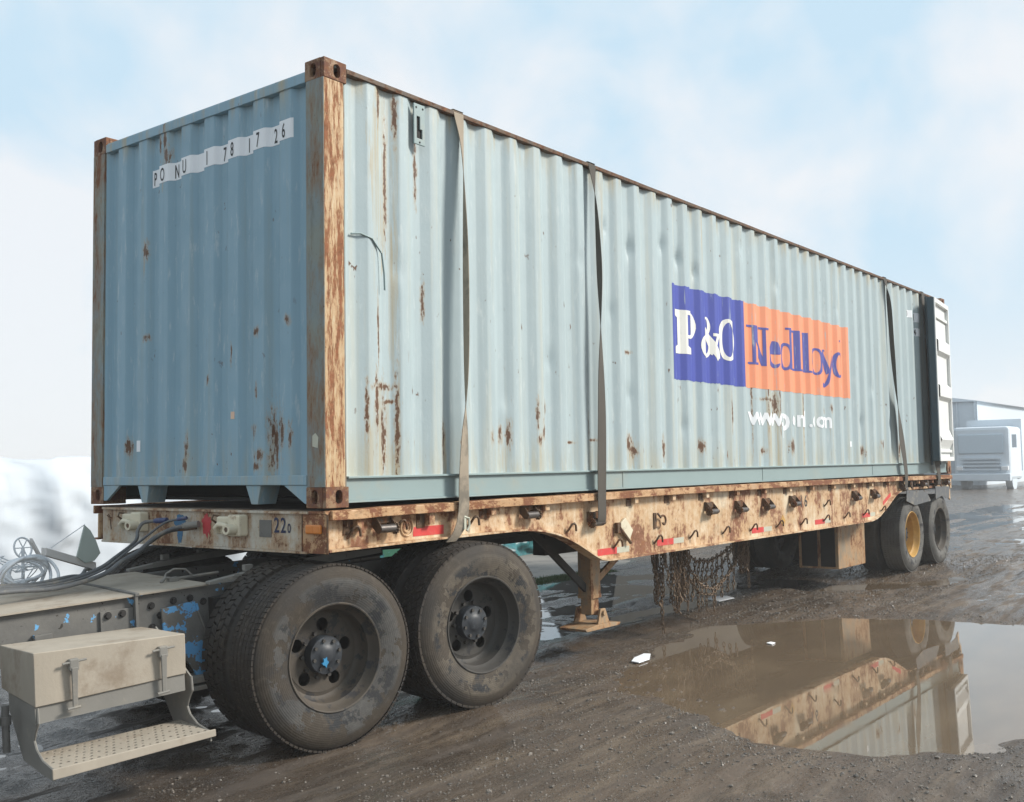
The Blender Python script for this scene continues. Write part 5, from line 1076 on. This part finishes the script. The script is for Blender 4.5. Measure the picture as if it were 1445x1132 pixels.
for i in range(10):     # dense left bundle: long loops
    x = 4.13 + R.uniform(0, .42); y = .35 + R.uniform(-.1, .22); strand(cat((x, y, .80), (x + R.uniform(.03, .16), y + R.uniform(-.05, .05), .78), R.uniform(.30, .62)))
strand([(4.26, .33, .78), (4.25, .33, .30), (4.27, .33, .03)])
TOPC = [(4.62, .36, .76), (5.0, .38, .60), (5.35, .42, .565), (5.7, .44, .63), (6.15, .42, .80)]
def interp(Cv, t):
    t *= len(Cv) - 1; i = min(int(t), len(Cv) - 2); return Vector(Cv[i]).lerp(Vector(Cv[i + 1]), t - i)
for dz, dx, dy in ((0, 0, 0), (-.20, -.05, .05), (-.26, .0, -.04), (-.33, .03, .02)):
    strand([interp(TOPC, i / 24) + Vector((dx, dy, dz * (4 * (i / 24) * (1 - i / 24)) ** .6 + R.uniform(-.006, .006))) for i in range(25)])
for i in range(12):
    t_ = .08 + .86 * i / 11; a = interp(TOPC, t_); strand([a, a + Vector((R.uniform(-.03, .03), R.uniform(-.03, .05), -.16)), a + Vector((R.uniform(-.05, .05), .02, -R.uniform(.28, .50)))])
for i in range(7):
    x = 6.05 + R.uniform(-.22, .22); y = .42 + R.uniform(-.06, .08); strand(cat((6.10, y, .78), (x + .06, y, .74), R.uniform(.25, .45)))
strand([(6.18, .40, .75), (6.16, .40, .40), (6.17, .40, .22)])
for i in range(4):
    x = 4.45 + i * .11; strand([(x, .34 + .02 * (i % 3), .74), (x + .03, .36, .5), (x + R.uniform(-.02, .06), .36, .26 + R.uniform(-.04, .1))])
mb = MB(); mb.box((4.05, .55, .745), (4.7, .60, .80)); mb.box((5.98, .50, .745), (6.25, .60, .80)); obj('chain_hanger', mb, M['dark'], tr)

# ================================================================== BACKGROUND
def cloth(name, x0, x1, yf, hf, mat, label, nx=70, nz_=36, depth=2.2, fold=.12, seed=0):
    mb = MB()
    for i in range(nx + 1):
        u = i / nx; x = x0 + (x1 - x0) * u; h = hf(u)
        for j in range(nz_ + 1):
            v = j / nz_; f = fold * (float(fbm(np.array(x * 1.5 + seed), np.array(v * 2.2 + u * 3), 4, 1.2))) * 2
            y = yf + depth * (v ** 2.2) * .5 + f; z = -.12 + (h + .12) * (1 - (1 - v) ** 1.5) + f * .25; mb.v.append((x, y, z))
    mb.f = [(i * (nz_ + 1) + j, (i + 1) * (nz_ + 1) + j, (i + 1) * (nz_ + 1) + j + 1, i * (nz_ + 1) + j + 1) for i in range(nx) for j in range(nz_)]
    k = len(mb.v)
    for i in range(nx + 1): x, y, z = mb.v[i * (nz_ + 1) + nz_]; mb.v += [(x, y + depth * .5, z - .15), (x, y + depth, -.2)]
    for i in range(nx): a = i * (nz_ + 1) + nz_; b = a + nz_ + 1; c_ = k + 2 * i; mb.f += [(a, b, c_ + 2, c_), (c_, c_ + 2, c_ + 3, c_ + 1)]
    o = obj(name, mb, mat, smooth=70); return tag(o, label, 'tarpaulin')
cloth('covered_pile', -1.5, 9.0, 7.8, lambda u: 1.85 - .25 * u - .9 * max(0, u - .8) * 2 + .08 * sin(u * 9) + .05 * sin(u * 31), M['tarp'], 'tall pile covered by a creased white tarpaulin behind the trailer nose', 130, 60, 1.0, fold=.12)
cloth('covered_pile', 7.2, 15.2, 7.0, lambda u: .85 - .35 * u + .10 * sin(u * 14), M['teal'], 'low heap under a teal tarpaulin seen below the trailer beam', 90, 30, 1.6, .26, 4)
mb = MB(); mb.box((6.2, 7.0, -.1), (8.6, 8.2, .38)); o = obj('green_skip', mb, m_plain('green_painted_steel', (.02, .12, .07), .6), None, bevel=.02); tag(o, 'dark green low bin partly hidden by the drive wheels', 'bin')
mb = MB(); mb.prism([[(6.0, 4.45), (9.5, 4.0), (13.5, 4.0), (17.5, 4.6), (15.0, 7.4), (6.0, 7.2)]], XY(-.125), .065); o = obj('concrete_pad', mb, m_plain('grey_concrete', (.20, .185, .165), .8, .15, 3, dust=(.14, .13, .12)), None); o['kind'] = 'structure'
def grassy(N):
    a = rng.random(N); x = 6.0 + a * 3.2; y = 4.36 - .3 * np.clip((x - 6) / 3.5, 0, 1) + .02 + rng.normal(0, .09, N); return x, y
gxv, gyv = grassy(9000); gz = height(gxv, gyv); mb = MB()
aa = rng.random(9000) * 6.28; hh = .015 + .03 * rng.random(9000)
V = np.stack([np.stack([gxv - .008 * np.cos(aa), gyv - .008 * np.sin(aa), gz - .01], 1), np.stack([gxv + .008 * np.cos(aa), gyv + .008 * np.sin(aa), gz - .01], 1), np.stack([gxv + rng.normal(0, .02, 9000), gyv + rng.normal(0, .02, 9000), gz + hh], 1)], 1).reshape(-1, 3)
me = bpy.data.meshes.new('grass'); me.from_pydata(V.tolist(), [], (np.arange(27000).reshape(-1, 3)).tolist()); me.materials.append(m_plain('short_green_grass', (.035, .07, .015), .7, .4, 20, 0)); o = bpy.data.objects.new('grass', me); C.objects.link(o); o['kind'] = 'stuff'; tag(o, 'strip of short green grass along the concrete edge', 'grass')
# litter in and near the puddle
def litter(x, y, z, pts, label):
    mb = MB(); mb.prism([[(x + a, y + b) for a, b in pts]], XY(z), .006); o = obj('paper_scrap', mb, M['litter'], None); tag(o, label, 'litter', 'white scraps lying in the mud')
litter(3.28, -.05, float(wl(0)) + .012, [(-.16, -.06), (.02, -.05), (.22, .06), (.20, .11), (.0, .08), (-.14, .02)], 'long white scrap at the left end of the puddle')
litter(4.46, -.60, float(wl(-.6)) + .004, [(-.04, -.03), (.05, -.02), (.07, .03), (.0, .04)], 'tiny white scrap floating on the brown puddle')
litter(6.55, .95, .04, [(-.22, -.12), (.10, -.14), (.24, .02), (.10, .12), (-.10, .10)], 'white scrap in the mud behind the hanging chains')
# concrete block under chains (grey puddle rim)
# ghostly truck and shed at the right edge, haze painted into their colours
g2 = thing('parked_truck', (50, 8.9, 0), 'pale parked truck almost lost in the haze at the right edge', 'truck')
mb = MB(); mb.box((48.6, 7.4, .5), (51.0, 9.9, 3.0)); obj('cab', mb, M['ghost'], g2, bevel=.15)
mb = MB(); mb.box((48.52, 7.65, 1.75), (48.59, 9.65, 2.65)); obj('windscreen', mb, m_plain('haze_paled_glass', (.55, .65, .73), .5, .05), g2, bevel=.03)
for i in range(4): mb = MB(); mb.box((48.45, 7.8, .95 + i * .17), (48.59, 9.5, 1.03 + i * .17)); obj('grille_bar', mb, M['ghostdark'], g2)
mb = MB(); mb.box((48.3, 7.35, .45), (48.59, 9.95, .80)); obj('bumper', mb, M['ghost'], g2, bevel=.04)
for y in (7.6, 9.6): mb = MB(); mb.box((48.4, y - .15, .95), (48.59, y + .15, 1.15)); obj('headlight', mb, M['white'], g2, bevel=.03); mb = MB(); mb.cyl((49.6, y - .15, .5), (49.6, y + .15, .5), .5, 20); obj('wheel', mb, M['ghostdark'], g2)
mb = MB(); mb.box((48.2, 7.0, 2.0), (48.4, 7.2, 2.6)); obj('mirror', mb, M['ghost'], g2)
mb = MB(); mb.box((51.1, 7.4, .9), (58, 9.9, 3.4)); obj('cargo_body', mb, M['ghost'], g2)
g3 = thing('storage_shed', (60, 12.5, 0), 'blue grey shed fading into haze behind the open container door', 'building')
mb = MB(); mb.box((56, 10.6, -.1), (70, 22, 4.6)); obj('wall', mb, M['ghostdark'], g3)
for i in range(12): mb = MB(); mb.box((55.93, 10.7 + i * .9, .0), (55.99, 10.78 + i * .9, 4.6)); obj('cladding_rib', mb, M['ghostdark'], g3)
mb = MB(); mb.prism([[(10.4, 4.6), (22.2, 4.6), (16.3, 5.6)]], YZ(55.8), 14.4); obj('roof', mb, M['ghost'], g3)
# added bank out of view behind the container, blocks sky in the puddle reflection
mb = MB(); r = random.Random(9)
for i in range(40):
    x = 24.0 + i * .81; mb.v += [(x, 13.0 + r.uniform(-.3, .3), -.3), (x, 14.6 + r.uniform(-.3, .3), 6.2 + r.uniform(-.4, .4) - max(0, i - 33) * .7), (x, 18, -.3)]
mb.f = [(3 * i + a, 3 * i + 3 + a, 3 * i + 4 + a, 3 * i + 1 + a) for i in range(39) for a in (0, 1)]; o = obj('reflection_blocker', mb, m_plain('dark_reflection_blocker', (.045, .042, .034), .9, .4, 3), smooth=60); o['kind'] = 'structure'
# haze
n = bpy.data.materials.new('haze_air'); n.use_nodes = True; nt = n.node_tree; nt.nodes.clear(); oo = nt.nodes.new('ShaderNodeOutputMaterial'); pv = nt.nodes.new('ShaderNodeVolumePrincipled')
pv.inputs['Color'].default_value = (1, 1, 1, 1); pv.inputs['Density'].default_value = .0; pv.inputs['Anisotropy'].default_value = 0
pv.inputs['Density'].default_value = .0022
nt.links.new(pv.outputs[0], oo.inputs['Volume'])
mb = MB(); mb.box((-420, -920, -1.6), (1620, 1220, 6.6)); o = obj('haze', mb, n); o['kind'] = 'stuff'
